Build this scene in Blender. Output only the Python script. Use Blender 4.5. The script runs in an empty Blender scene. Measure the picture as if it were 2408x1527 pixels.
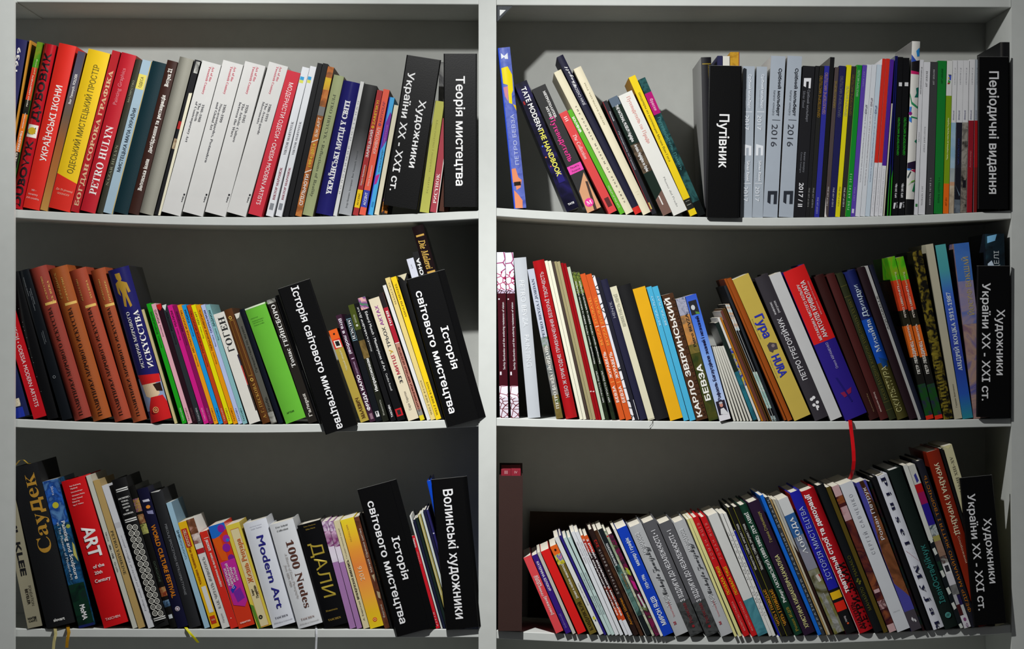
import bpy, math, random
import numpy as np
from mathutils import Vector, Matrix
from mathutils.geometry import delaunay_2d_cdt
random.seed(7)
sc = bpy.context.scene
C = sc.collection

# ------------------------------------------------------------------ camera, light, exposure
S, DC, ZC = 0.00077, 5.4, 1.35          # metres per photo pixel at the shelf fronts, camera distance, camera height
cam = bpy.data.cameras.new('camera')
cam.sensor_width = 36.0
cam.lens = 36.0 * DC / (2408 * S)
camo = bpy.data.objects.new('camera', cam)
camo.location = (0, -DC, ZC)
camo.rotation_euler = (math.pi / 2, 0, 0)
C.objects.link(camo)
sc.camera = camo
sc.view_settings.view_transform = 'Standard'
sc.view_settings.look = 'None'
sc.view_settings.exposure = 0.0
sc.view_settings.gamma = 1.0
sc.view_settings.use_curve_mapping = False
world = bpy.data.worlds.new('room_light')
sc.world = world
world.use_nodes = True
world.node_tree.nodes['Background'].inputs[0].default_value = (0.93, 0.96, 1.0, 1)
world.node_tree.nodes['Background'].inputs[1].default_value = 0.07


def lamp(name, loc, power, radius, col=(1, 0.985, 0.95)):
    l = bpy.data.lights.new(name, 'POINT')
    l.energy = power
    l.shadow_soft_size = radius
    l.color = col
    o = bpy.data.objects.new(name, l)
    o.location = loc
    C.objects.link(o)


# a small cluster of ceiling spots close in front of the shelves, all at one point above the frame
LP = (-0.17, -0.78, ZC + 0.73)
lamp('ceiling_lamp', LP, 6.3, 0.012, (1, 1, 0.985))
for nm, ax, cone, pw in (('ceiling_spot_front', (0, 1, -0.6), 160, 13.0), ('ceiling_spot_down', (0, 0.22, -1), 104, 64.0),
                         ('ceiling_spot_side', (-1, 0.5, -0.2), 120, 36.0), ('ceiling_spot_low', (1, 0.6, -1), 120, 36.0)):
    sl = bpy.data.lights.new(nm, 'SPOT')
    sl.energy = pw
    sl.shadow_soft_size = 0.012
    sl.spot_size = math.radians(cone)
    sl.spot_blend = 1.0
    sl.color = (1, 1, 0.985)
    so = bpy.data.objects.new(nm, sl)
    so.location = LP
    so.rotation_euler = Vector(ax).to_track_quat('-Z', 'Y').to_euler()
    C.objects.link(so)

# ------------------------------------------------------------------ materials
MATS = {}


def lin(h):
    r = []
    for i in (0, 2, 4):
        v = int(h[i:i + 2], 16) / 255
        r.append(v / 12.92 if v <= 0.04045 else ((v + 0.055) / 1.055) ** 2.4)
    return (r[0], r[1], r[2], 1)


ROUGH = {'m': 0.55, 'g': 0.22, 'p': 0.85, 'x': 0.5, 'l': 0.62, 'v': 0.42, 'o': 0.3}


def mat(c, fin='m'):
    key = c + fin
    if key in MATS:
        return MATS[key]
    m = bpy.data.materials.new('surface_' + str(len(MATS)))
    m.use_nodes = True
    nt = m.node_tree
    N, L = nt.nodes, nt.links
    b = N['Principled BSDF']
    b.inputs['Roughness'].default_value = ROUGH[fin]
    b.inputs['Specular IOR Level'].default_value = {'g': 0.4, 'v': 0.16}.get(fin, 0.22)
    if fin == 'o':
        b.inputs['Metallic'].default_value = 0.2
    tc = N.new('ShaderNodeTexCoord')
    if c.startswith('pic:') or c.startswith('scr:') or c.startswith('grd:'):
        kind, cols, scale = c.split(':')
        cols = cols.split(',')
        mp = N.new('ShaderNodeMapping')
        mp.inputs['Location'].default_value = (len(MATS) * 1.37, len(MATS) * 0.71, len(MATS) * 0.33)
        L.new(tc.outputs['Object'], mp.inputs['Vector'])
        ramp = N.new('ShaderNodeValToRGB')
        e = ramp.color_ramp.elements
        if kind == 'pic':
            t = N.new('ShaderNodeTexNoise')
            t.inputs['Scale'].default_value = float(scale)
            t.inputs['Detail'].default_value = 5
            t.inputs['Distortion'].default_value = 0.8
            L.new(mp.outputs[0], t.inputs['Vector'])
            L.new(t.outputs['Fac'], ramp.inputs[0])
            lo, hi = 0.33, 0.67
        elif kind == 'scr':
            t = N.new('ShaderNodeTexVoronoi')
            t.feature = 'DISTANCE_TO_EDGE'
            t.inputs['Scale'].default_value = float(scale)
            L.new(mp.outputs[0], t.inputs['Vector'])
            L.new(t.outputs['Distance'], ramp.inputs[0])
            lo, hi = 0.02, 0.09
        else:                                   # printed fade along the spine, scale = spine height in mm
            sx = N.new('ShaderNodeSeparateXYZ')
            L.new(tc.outputs['Object'], sx.inputs[0])
            mu = N.new('ShaderNodeMath')
            mu.operation = 'DIVIDE'
            mu.inputs[1].default_value = float(scale) / 1000
            L.new(sx.outputs['Z'], mu.inputs[0])
            L.new(mu.outputs[0], ramp.inputs[0])
            lo, hi = 0.0, 1.0
        n = len(cols)
        for i, cc in enumerate(cols):
            p = lo + (hi - lo) * i / (n - 1)
            el = e[i] if i < 2 else e.new(p)
            el.position = p
            el.color = lin(cc)
        L.new(ramp.outputs[0], b.inputs['Base Color'])
    else:
        t = N.new('ShaderNodeTexNoise')
        t.inputs['Scale'].default_value = 40
        t.inputs['Detail'].default_value = 3
        L.new(tc.outputs['Object'], t.inputs['Vector'])
        mx = N.new('ShaderNodeMix')
        mx.data_type = 'RGBA'
        col = lin(c)
        mx.inputs[6].default_value = tuple(v * 0.94 for v in col[:3]) + (1,)
        mx.inputs[7].default_value = tuple(min(1, v * 1.05) for v in col[:3]) + (1,)
        L.new(t.outputs['Fac'], mx.inputs[0])
        L.new(mx.outputs[2], b.inputs['Base Color'])
        if fin in 'lv':
            t2 = N.new('ShaderNodeTexNoise')
            t2.inputs['Scale'].default_value = 900 if fin == 'l' else 350
            t2.inputs['Detail'].default_value = 2
            L.new(tc.outputs['Object'], t2.inputs['Vector'])
            bp = N.new('ShaderNodeBump')
            bp.inputs['Strength'].default_value = 0.35 if fin == 'l' else 0.12
            bp.inputs['Distance'].default_value = 0.0006
            L.new(t2.outputs['Fac'], bp.inputs['Height'])
            L.new(bp.outputs[0], b.inputs['Normal'])
        if fin == 'p':                          # page edges: fine leaves across the thickness
            w = N.new('ShaderNodeTexWave')
            w.inputs['Scale'].default_value = 900
            w.inputs['Distortion'].default_value = 1.5
            L.new(tc.outputs['Object'], w.inputs['Vector'])
            bp = N.new('ShaderNodeBump')
            bp.inputs['Strength'].default_value = 0.25
            bp.inputs['Distance'].default_value = 0.0004
            L.new(w.outputs['Fac'], bp.inputs['Height'])
            L.new(bp.outputs[0], b.inputs['Normal'])
    MATS[key] = m
    return m


# ------------------------------------------------------------------ mesh builder
class MB:
    def __init__(s):
        s.v, s.f, s.m, s.mats = [], [], [], []

    def mi(s, m):
        if m not in s.mats:
            s.mats.append(m)
        return s.mats.index(m)

    def add(s, verts, faces, m):
        k = s.mi(m)
        o = len(s.v)
        s.v.extend(verts)
        for f in faces:
            s.f.append([i + o for i in f])
            s.m.append(k)

    def box(s, x0, x1, y0, y1, z0, z1, m):
        v = [(x, y, z) for z in (z0, z1) for y in (y0, y1) for x in (x0, x1)]
        s.add(v, [(0, 2, 3, 1), (4, 5, 7, 6), (0, 1, 5, 4), (2, 6, 7, 3), (0, 4, 6, 2), (1, 3, 7, 5)], m)

    def prism(s, prof, inner, z0, z1, m):
        """a thin wall following the open profile prof (outside) and inner (inside), from z0 to z1"""
        n = len(prof)
        v = [(p[0], p[1], z0) for p in prof] + [(p[0], p[1], z0) for p in inner] + \
            [(p[0], p[1], z1) for p in prof] + [(p[0], p[1], z1) for p in inner]
        f = []
        for i in range(n - 1):
            a, b = i, i + 1
            f.append((a, b, 2 * n + b, 2 * n + a))
            f.append((n + b, n + a, 3 * n + a, 3 * n + b))
            f.append((2 * n + a, 2 * n + b, 3 * n + b, 3 * n + a))
            f.append((b, a, n + a, n + b))
        for i in (0, n - 1):
            f.append((i, n + i, 3 * n + i, 2 * n + i) if i else (n, 0, 2 * n, 3 * n))
        s.add(v, f, m)

    def build(s, name, parent=None, smooth=False):
        me = bpy.data.meshes.new(name)
        me.from_pydata(s.v, [], s.f)
        for m in s.mats:
            me.materials.append(m)
        if len(s.mats) > 1:
            me.polygons.foreach_set('material_index', s.m)
        me.update()
        if smooth:
            me.polygons.foreach_set('use_smooth', [True] * len(me.polygons))
            me.set_sharp_from_angle(angle=math.radians(35))
        o = bpy.data.objects.new(name, me)
        C.objects.link(o)
        if parent:
            o.parent = parent
        return o


def tag(o, label, cat, group=None):
    o['label'] = label
    o['category'] = cat
    if group:
        o['group'] = group
    return o


def empty(name, loc, ry=0.0):
    o = bpy.data.objects.new(name, None)
    o.empty_display_size = 0.02
    o.location = loc
    o.rotation_euler = (0, ry, 0)
    C.objects.link(o)
    return o


# ------------------------------------------------------------------ lettering
SER = {}
for i in range(26):
    SER[chr(65 + i)] = chr(0x1D400 + i)
    SER[chr(97 + i)] = chr(0x1D41A + i)
for i in range(10):
    SER[chr(48 + i)] = chr(0x1D7CE + i)
for a, b in zip('АВЕКМНОРСТХІУЅаеорсухі', 'ABEKMHOPCTXIYSaeopcyxi'):
    SER[a] = SER[b]
SER.update({'П': '\U0001D6B7', 'Г': '\U0001D6AA', 'Ф': '\U0001D6BD', 'Л': '\U0001D6B2'})
MIR = {'И': SER['N'], 'Я': SER['R']}
SMALLCAP = {'в': SER['B'], 'к': SER['K'], 'м': SER['M'], 'н': SER['H'], 'т': SER['T'], 'п': '\U0001D6B7', 'г': '\U0001D6AA'}
SMIR = {'и': SER['N'], 'я': SER['R']}
GL = {}


def fill_glyphs(me, w=0.0):
    """fill the outlines of a text mesh by the winding rule"""
    n = len(me.vertices)
    if n == 0:
        return np.zeros((0, 2)), []
    co = np.empty(n * 3)
    me.vertices.foreach_get('co', co)
    co = co.reshape(n, 3)[:, :2]
    ed = np.empty(len(me.edges) * 2, dtype=np.int64)
    me.edges.foreach_get('vertices', ed)
    ed = ed.reshape(-1, 2)
    nxt = {}
    for a, b in ed:                              # outlines are stored as runs of following vertices
        a, b = int(a), int(b)
        lo, hi = min(a, b), max(a, b)
        if hi - lo == 1 and lo not in nxt:
            nxt[lo] = hi
        else:
            nxt[hi] = lo
    E = np.array([(a, b) for a, b in nxt.items()])
    if w:                                        # heavier strokes: push every outline outwards
        prv = {b: a for a, b in nxt.items()}
        area = sum(co[a][0] * co[b][1] - co[b][0] * co[a][1] for a, b in nxt.items())
        sg = 1.0 if area > 0 else -1.0
        new = co.copy()
        for i, j in nxt.items():
            k = prv.get(i)
            if k is None:
                continue
            e1, e2 = co[i] - co[k], co[j] - co[i]
            l1, l2 = np.hypot(*e1), np.hypot(*e2)
            if l1 < 1e-7 or l2 < 1e-7:
                continue
            n1, n2 = np.array((e1[1], -e1[0])) / l1, np.array((e2[1], -e2[0])) / l2
            m = n1 + n2
            q = float(m @ m)
            if q > 1e-6:
                new[i] = co[i] + sg * w * m * min(2.0 / q, 1.2)
        co = new
    r = delaunay_2d_cdt([Vector(p) for p in co.tolist()], [(int(a), int(b)) for a, b in E], [], 0, 1e-6)
    V = np.array([(p[0], p[1]) for p in r[0]])
    F = np.array([f for f in r[2] if len(f) == 3])
    if len(F) == 0:
        return V, []
    cen = V[F].mean(axis=1)
    A, Bq = co[E[:, 0]], co[E[:, 1]]
    px, py = cen[:, 0][:, None], cen[:, 1][:, None]
    up = (A[:, 1] <= py) & (Bq[:, 1] > py)
    dn = (A[:, 1] > py) & (Bq[:, 1] <= py)
    side = (Bq[:, 0] - A[:, 0]) * (py - A[:, 1]) - (px - A[:, 0]) * (Bq[:, 1] - A[:, 1])
    w = (up & (side > 0)).sum(1) - (dn & (side < 0)).sum(1)
    return V, F[w != 0].tolist()


_txt = bpy.data.curves.new('lettering_source', 'FONT')
_txto = bpy.data.objects.new('lettering_source', _txt)
C.objects.link(_txto)
_txt.fill_mode = 'NONE'


def glyph(ch, bold):
    key = (ch, bold)
    if key in GL:
        return GL[key]
    def ev(s):
        _txt.body = s
        _txt.resolution_u = 3
        _txto.update_tag()
        dg = bpy.context.evaluated_depsgraph_get()
        dg.update()
        return bpy.data.meshes.new_from_object(_txto.evaluated_get(dg))
    me = ev(ch)
    x0m = max([v.co.x for v in me.vertices] or [0])
    V, F = fill_glyphs(me, (0.0, 0.017, 0.03)[bold])
    bpy.data.meshes.remove(me)
    # advance: distance between two copies
    if ch == ' ':
        adv = 0.28
    else:
        m2 = ev(ch + ch)
        x1 = max(v.co.x for v in m2.vertices)
        adv = x1 - x0m
        bpy.data.meshes.remove(m2)
    GL[key] = (V, F, adv)
    return GL[key]


TXT = {}


def text(s, f=''):
    """(verts n x 2, faces, xmin, xmax) of a line of lettering at em 1"""
    key = (s, f)
    if key in TXT:
        return TXT[key]
    vs, fs, x = [], [], 0.0
    bold = 2 if 'B' in f else 1 if 'b' in f else 0
    track = 0.35 if 'w' in f else 0.0
    for ch in s:
        mir, sm, c2, bb = False, 1.0, ch, bold
        if 's' in f:
            if ch in SER:
                c2 = SER[ch]
            elif ch in MIR:
                c2, mir = MIR[ch], True
            elif ch in SMALLCAP:
                c2, sm = SMALLCAP[ch], 0.74
            elif ch in SMIR:
                c2, mir, sm = SMIR[ch], True, 0.74
            elif bold == 0:
                bb = 1
            if bb == bold and not 'b' in f and not 'B' in f:
                bb = 0
        elif 'i' in f:
            if 'A' <= ch <= 'Z':
                c2 = chr(0x1D434 + ord(ch) - 65)
            elif 'a' <= ch <= 'z' and ch != 'h':
                c2 = chr(0x1D44E + ord(ch) - 97)
        elif 'c' in f:
            if 'A' <= ch <= 'Z':
                c2 = chr(0x1D4D0 + ord(ch) - 65)
            elif 'a' <= ch <= 'z':
                c2 = chr(0x1D4EA + ord(ch) - 97)
        V, F, adv = glyph(c2, bb)
        o = len(vs)
        for p in V:
            px = (adv - p[0]) if mir else p[0]
            vs.append((x + px * sm, p[1] * sm))
        fs.extend([[i + o for i in t] for t in F])
        x += adv * sm + track
    a = np.array(vs) if vs else np.zeros((1, 2))
    TXT[key] = (a, fs, a[:, 0].min(), a[:, 0].max())
    return TXT[key]


# ------------------------------------------------------------------ photo pixels to the place
CROP = {'': (0, 0, 1)}
for k, y0, s in (('A', 70, 3.32), ('B', 570, 3.32), ('C', 1060, 3.27)):
    for i, x0 in enumerate((0, 380, 760, 1150, 1530, 1920)):
        CROP[k + str(i)] = (x0, y0, s)
CROP['B2'] = (760, 520, 2.995)
CROP['B5'] = (1920, 540, 3.117)
CROP['C5'] = (1920, 1020, 3.012)


def at(px, py, Y):
    k = S * (1 + Y / DC)
    return (px - 1204) * k, ZC - (py - 763.5) * k


# shelf tops: (x0, y0, x1, y1, sag) in photo pixels at the front edge
ROWS = {'AL': (40, 493, 1125, 495, 17), 'AR': (1170, 489, 2375, 495, 20),
        'BL': (40, 986, 1125, 984, 14), 'BR': (1170, 983, 2375, 984, 8.5),
        'CL': (40, 1479, 1125, 1480, 1), 'CR': (1170, 1483, 2375, 1470, 21)}


def shelf_z(row, x):
    x0, y0, x1, y1, sag = ROWS[row]
    t = (x / S + 1204 - x0) / (x1 - x0)
    tt = min(max(t, 0), 1)
    return ZC - (y0 + (y1 - y0) * tt + 4 * sag * tt * (1 - tt) - 763.5) * S


BOOKS = []
CUR = {'row': 'AL', 'Y': 0.004, 'group': ''}


def row(r, Y, group):
    CUR.update(row=r, Y=Y, group=group)


# lettering and print items; y values are read in the book's own crop
def T(s, d, y0, y1, uc=.5, cap=.4, col='F2F2F2', f=''):
    return ('T', s, d, y0, y1, uc, cap, col, f)


def H(s, y, uc, uw, col='F2F2F2', f=''):
    return ('H', s, y, uc, uw, col, f)


def R(y0, y1, col, u0=0.0, u1=1.0, wrap=False):
    return ('R', y0, y1, col, u0, u1, wrap)


def P(col, *pts):
    return ('P', col, pts)


def E(col, uc, y, ru, asp=1.0, hole=0.0):
    return ('E', col, uc, y, ru, asp, hole)


def B(crop, pts, col, label, *art, d=None, Y=None, k='p', fin='m', n='book', cat='book', group=None,
      page='E4DECE', bulge=None, side=None, ribbon=(), snap=True, extra=None):
    x0, y0, s = CROP[crop]
    p = [float(v) for v in pts.split()]
    q = [(x0 + p[i] / s, y0 + p[i + 1] / s) for i in (0, 2, 4, 6)]
    BOOKS.append(dict(q=q, crop=CROP[crop], col=col, label=label, art=art, d=d, Y=CUR['Y'] if Y is None else Y, k=k,
                      fin=fin, n=n, cat=cat, group=group or CUR['group'], page=page, bulge=bulge, side=side,
                      row=CUR['row'], ribbon=ribbon, snap=snap, extra=extra))


def M(crop, pts, label, *art, splay=0.0, ret=0.0068, Y=-0.0105):
    """a bent black plastic section marker hung in front of the books"""
    B(crop, pts, '070708', label, *art, Y=Y, k='marker', fin='v', n='section_marker', cat='sign',
      group='black section markers on the shelves', snap=False, extra=(splay, ret))

# ================================================================== upper shelf, narrow bay
row('AL', 0.004, 'books on the upper shelf of the narrow bay')
B('A0', '60 58 225 85 8 1390 -157 1364', '1B1A52', 'tall navy book half hidden behind the outer upright, first on the upper shelf',
  T('1900 – 1939', 'u', 140, 640, .66, .17, 'E8E4E0', 'b'), k='h')
B('A0', '229 82 250 86 30 1390 9 1387', 'C98A2E', 'thin ochre book squeezed beside the tall navy book', d=.2)
B('A0', '255 90 330 97 66 1386 -9 1376', '35661C', 'painted green, orange and black spine next to the thin ochre book',
  R(80, 290, 'pic:2FA012,3E8E14,7A8A1C:40', wrap=True), R(290, 540, 'pic:C8341C,E04A1C:30'), R(540, 650, 'pic:141412,2A2818:30'),
  R(650, 940, 'pic:E07A1C,D8641C:30'), R(940, 1060, '16160F'), R(1060, 1390, 'pic:14461C,2A1C3A:30'),
  T('PETRO LEBEDYNETS', 'u', 350, 590, .5, .24, 'E8E0D0', 'b'), T('painting', 'u', 225, 340, .55, .28, 'D8E0A0'),
  T('ЖИВОПИСЬ', 'u', 640, 760, .5, .2, 'F0E8D8', 'b'), T('ПЕТР ЛЕБЕДИНЕЦ', 'u', 780, 1010, .5, .34, 'F0E8D8', 'B'))
B('A0', '343 104 442 122 176 1398 77 1384', 'B01420', 'dark red book with heavy black block letters and a small square emblem',
  T('DUBOVYK', 'u', 860, 1370, .5, .55, '141014', 'B'), T('ДУБОВИК', 'u', 180, 712, .5, .55, '141014', 'B'),
  R(740, 838, 'E8E4D8', .12, .92), E('C8A828', .5, 788, .3), P('1C1C1C', (.25, 760), (.5, 790), (.3, 815)), P('1C1C1C', (.75, 760), (.5, 788), (.78, 815)),
  k='r', fin='g', ribbon=())
B('A0', '455 100 602 130 316 1414 172 1388', 'DC2A1E', 'bright red book with large white capitals between the black-lettered red book and the brown-grey spine',
  T('УКРАЇНСЬКІ ІКОНИ', 'u', 437, 1027, .55, .36, 'F4EEE8', 'b'), H('XIII –', 1255, .42, .3, 'F0D8D0'), H('початку', 1287, .42, .55, 'F0D8D0'), H('XVI століть', 1318, .44, .75, 'F0D8D0'), k='h')
B('A0', '606 165 668 178 371 1412 311 1402', 'grd:C09048,B07038,A06030,6A5848,5A5666,4E4A5E', 'brown and grey pictorial spine with white lettering left of the big yellow book',
  T('Ihor Yanovych. FOLDER', 'u', 345, 577, .5, .36, 'F0ECE6', 'b'), side='8A7058')
B('A0', '683 140 860 190 547 1422 372 1388', 'EEC51C', 'wide yellow book with a slanted red foot and grey lettering',
  P('DA2C20', (0, 1116), (1, 1206), (1, 1500), (0, 1500)), T('ОДЕСЬКИЙ МИСТЕЦЬКИЙ ПРОСТІР', 'u', 275, 1120, .56, .27, '6E6428'),
  H('До 75 річниці', 1252, .5, .75, 'F4C8B0'), H('ОООНСХУ', 1283, .5, .55, 'F4C8B0'), k='h')
B('A0', '878 160 940 172 612 1430 552 1418', 'B41E26', 'red spine with cream serif capitals, right of the big yellow book',
  T('БОГДАН СОРОКА ГРАФІКА', 'u', 318, 1372, .5, .52, 'E0B890', 'sb'), fin='m')
B('A0', '948 175 1062 200 741 1428 625 1403', 'BE1E2C', 'crimson book with tall white slab capitals on its lower half',
  T('PETRO HULYN', 'u', 750, 1280, .5, .5, 'F4F0EC', 's'), T('Painting Graphics', 'u', 300, 582, .42, .26, 'E08890'), k='h', side='8A3A2A')
B('A0', '1064 228 1108 236 802 1436 757 1426', '37362A', 'narrow dark olive book between the crimson book and the pale blue one',
  T('NAZAR HULYN', 'u', 900, 1215, .5, .45, '8A8C74', 's'), T('МАЛЯРСТВО', 'u', 395, 565, .5, .3, 'A0A288'), k='h', side='6A5A44')
B('A0', '1112 234 1188 246 877 1444 804 1430', 'A4BCCB', 'pale blue book with a yellow square label and dark hand lettering',
  R(350, 465, 'E8D868', 0, .86), R(0, 1500, 'D8B030', .94, 1), T('МИСТЕЦЬКА МАПА УКРАЇНИ', 'u', 615, 1112, .5, .36, '2E3A48', 'b'), T('ОДЕСА', 'u', 368, 450, .45, .3, '4A4A3A'))
B('A0', '1192 240 1298 266 998 1442 886 1428', '0C2C34', 'plain dark teal cloth book without any lettering', k='h', fin='l')
B('A0', '1308 234 1388 252 1084 1446 1000 1436', '3A1F18', 'dark brown book with old-style white lettering beside the plain teal one',
  T('Волинська ікона', 'u', 1010, 1258, .5, .4, 'F0ECE4', 'sb'), T('дослідження та реставрація', 'u', 510, 962, .5, .4, 'F0ECE4', 'sb'), T('Випуск 21', 'u', 303, 445, .5, .4, 'F0ECE4', 'sb'), k='h')
B('A0', '1397 203 1514 235 1192 1453 1085 1440', '98968A', 'thick grey linen book standing taller than its neighbours before the white volumes', k='r', fin='l')
B('A1', '262 232 305 243 -6 1452 -58 1442', '17171B', 'black photo-spine book with a cream strip, wedged before the first white volume',
  P('E8E2C8', (.45, 495), (1, 495), (1, 1450), (.62, 1450)), R(250, 340, 'pic:1a1a1a,e8e8e0:60', .3, 1), R(715, 775, 'A82020', 0, .5), R(850, 930, 'pic:6A4028,C0B090:90', 0, .5))
for i, (pts, lab, l2, ys) in enumerate((
        ('308 237 472 276 141 1461 -3 1426', 'white art volume on the birth of contemporary art, first of the four', ('1946–1968', 'The Birth', 'of Contemporary Art'), ((585, 722), (573, 716), (562, 880))),
        ('482 234 641 276 319 1462 165 1427', 'white art volume on postmodern and global art, second of the four', ('1969–1999', 'Neo-avantgardes, Postmodern', 'and Global Art'), ((585, 725), (580, 1040), (568, 785))),
        ('655 243 812 286 498 1461 338 1429', 'white art volume on culture between the wars, third of the four', ('1920–1945', 'The Artistic Culture', 'between the Wars'), ((588, 727), (578, 880), (568, 838))),
        ('845 247 987 291 661 1462 505 1426', 'white art volume on the avant-garde, last of the four beside a red book', ('1900–1919', 'The Avant-garde', 'Movements'), ((582, 715), (573, 820), (563, 735))))):
    B('A1', pts, 'DAD9D6', lab, T('Art of the', 'd', 290, 405, .66, .12, 'D06070', 's'), T('Twentieth Century', 'd', 288, 505, .49, .12, 'D06070', 's'),
      T(l2[0], 'd', ys[0][0], ys[0][1], .66, .12, '55555A', 's'), T(l2[1], 'd', ys[1][0], ys[1][1], .47, .12, '55555A', 's'), T(l2[2], 'd', ys[2][0], ys[2][1], .3, .12, '55555A', 's'),
      R(1286, 1300, '202024', .87, .95), T('Skira', 'd', 1306, 1352, .9, .08, '404046', 'b'), k='p', fin='g', group='white art history volumes', d=.2)
B('A1', '986 312 1084 341 787 1463 671 1434', 'CE3040', 'red book with white capitals right of the four white volumes',
  T('МОДЕРНІСТИ ОДЕСИ • ODESSA MODERN ARTISTS', 'd', 415, 1365, .53, .32, 'F6F0F0'))
for pts, lab in (('1098 290 1153 298 871 1458 810 1448', 'first of two matching white books with a small blue and yellow flag'),
                 ('1165 283 1207 291 945 1456 884 1448', 'second of two matching white flag books, beside the plain black spines')):
    B('A1', pts, 'E4E6EA', lab, R(366, 392, '38A0D8', .05, .6), R(392, 415, 'E0E060', .05, .6), T('ВІКТОР МАРИНЮК', 'u', 1072, 1325, .5, .36, '9A4A5C', 's'),
      T('VIKTOR MARYNYUK', 'u', 715, 975, .5, .36, '7A7A80', 's'), R(1352, 1402, '8A8E94', .2, .75), group='matching white books with a small flag')
B('A1', '1214 258 1254 265 989 1452 950 1448', '121215', 'plain black spine, first of two after the white flag books', fin='m')
B('A1', '1260 260 1298 268 1038 1454 996 1450', '101013', 'plain black spine beside the orange patterned book', fin='m')
B('A1', '1300 284 1345 295 1092 1456 1042 1450', 'pic:7A4A24,B8682C,C88040:60', 'orange patterned spine with white and yellow lettering and slashes',
  R(375, 470, 'pic:E0C020,C89030:30'), R(600, 670, '7A7A78'), T('СПІЛЬНОТИ', 'u', 1128, 1368, .5, .5, 'F6F2EC', 'b'), T('1994-2014', 'u', 888, 1068, .5, .45, 'E8D838'),
  T('БЖ-АРТ', 'u', 684, 832, .5, .45, 'F4EEE0'), P('F0ECE4', (0, 1108), (1, 1088), (1, 1096), (0, 1116)), P('F0ECE4', (0, 872), (1, 852), (1, 860), (0, 880)), side='6A5446')
B('A1', '1350 347 1420 368 1184 1453 1096 1438', 'A2AA7C', 'sage green book with faint dark lettering left of the navy one',
  T('PETRO HRYCYK • Reflections of Reality', 'd', 505, 1300, .5, .3, '5A6048', 's'), k='h', side='7A6A5A')
B('A2', '157 390 287 420 77 1444 -65 1425', '26246E', 'navy book with a rounded spine and bold white old-style lettering',
  T('УКРАЇНСЬКІ МИТЦІ У СВІТІ', 'u', 552, 1278, .5, .3, 'F2F2F4', 'sB'), k='r', fin='g')
B('A2', '290 402 318 408 106 1445 77 1441', 'DEDEDC', 'thin white book with grey spaced letters right of the navy book', T('ВОЛОДИМИР ПОТІЄНКО', 'u', 555, 1272, .5, .42, '8A8C90', 'w'))
B('A2', '320 420 420 440 217 1446 122 1428', 'grd:A9ACB0,A4A7AB,909398,5A5A5C,2E2E2E,2A2A2A,343434', 'book fading from silver to black photo beside two orange-red spines',
  T('Ihor Yanovych. Interval', 'u', 945, 1150, .5, .14, '55585C'), T('Ігор Янович. Інтервал', 'u', 1165, 1385, .5, .14, '55585C'), k='h', side='3A3834')
B('A2', '421 470 463 476 271 1441 231 1436', 'AC2E30', 'dark red artist book with a yellow foot label',
  R(1242, 1380, 'F0C818'), T('ACCENT', 'u', 1268, 1360, .5, .35, '6A5A10'), T('ЗАРЕЦЬКИЙ', 'u', 780, 992, .5, .48, 'F4ECE8', 'b'), E('F0C818', .5, 757, .26, 1, .45), T('ZARETSKYI', 'u', 553, 740, .5, .48, 'E8C020', 'b'),
  T('Олеся Авраменко', 'u', 1050, 1208, .42, .28, 'F4ECE8'), T('Olesia Avramenko', 'u', 1060, 1200, .75, .22, 'E09030'), d=.19)
B('A2', '468 462 516 471 329 1432 281 1426', 'EE6048', 'coral orange artist book with a blue foot label',
  R(1240, 1370, '3A44B0'), T('ACCENT', 'u', 1258, 1355, .5, .42, 'F0F0F4', 'b'), T('КРИВОЛАП', 'u', 762, 958, .5, .46, 'F8E8E0'), E('6A3A70', .5, 736, .22, 1, .45), T('KRYVOLAP', 'u', 560, 715, .5, .42, '8A3A58'),
  T('Олеся Авраменко', 'u', 1050, 1208, .5, .28, 'F8E0D8'), d=.19, side='6A4A44')
B('A2', '517 524 553 532 389 1433 345 1426', '48AEE8', 'sky blue spine with purple painted shapes next to the coral book',
  R(500, 1430, '2A3CC8', 0, .18), P('7A2AA0', (.2, 720), (.7, 640), (1, 660), (1, 860), (.2, 930)), P('C02A90', (.2, 1130), (.9, 1115), (.6, 1190), (.2, 1200)),
  T('ОЛЕКСАНДР', 'u', 930, 1100, .6, .28, '3A4A6A'), T('ЖИВОТКОВ', 'u', 740, 900, .6, .24, 'C080D0'), R(1330, 1370, '2E86C0', .4, .8), d=.18)
B('A2', '556 587 583 591 437 1432 395 1428', 'E6DFC4', 'plain cream spine before the slanted black section marker', d=.18)
B('A2', '590 600 632 610 500 1414 450 1404', '1A1614', 'dark patterned book mostly hidden behind the slanted black marker', R(1290, 1400, 'pic:14100C,C87820,1A1410,6A3A6A:90'), d=.18)
M('A2', '650 194 922 240 735 1406 470 1368', 'black marker for twentieth-century Ukrainian artists, leaning on the upper shelf beside the art-theory marker',
  T('Художники', 'd', 552, 1078, .66, .2, 'F4F4F4', 'b'), T('України ХХ - ХХІ ст.', 'd', 332, 1258, .22, .2, 'F4F4F4', 'b'))
B('A2', '905 250 990 256 962 1390 877 1384', 'pic:D8D8D4,A0A09C,4A4A4C,C8C8C4:14', 'white and grey photo-covered book standing behind the two black markers', Y=.11, d=.15, k='h', snap=True)
B('A2', '876 553 937 562 829 1403 749 1393', 'B4B452', 'yellow-green book standing between the two upper markers',
  T('Мистецтво і людина', 'd', 700, 1090, .5, .22, 'A0A048'), T('Київ', 'u', 1130, 1250, .5, .2, '9A9A48'), d=.10)
B('A2', '931 690 985 698 888 1408 834 1402', 'A83C48', 'dusty red book with white serif title beside the yellow-green one',
  R(600, 1500, 'E8E4DC', .9, 1), T('РИСУНОК', 'u', 1112, 1338, .45, .46, 'F0E4E0', 's'), d=.10)
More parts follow.
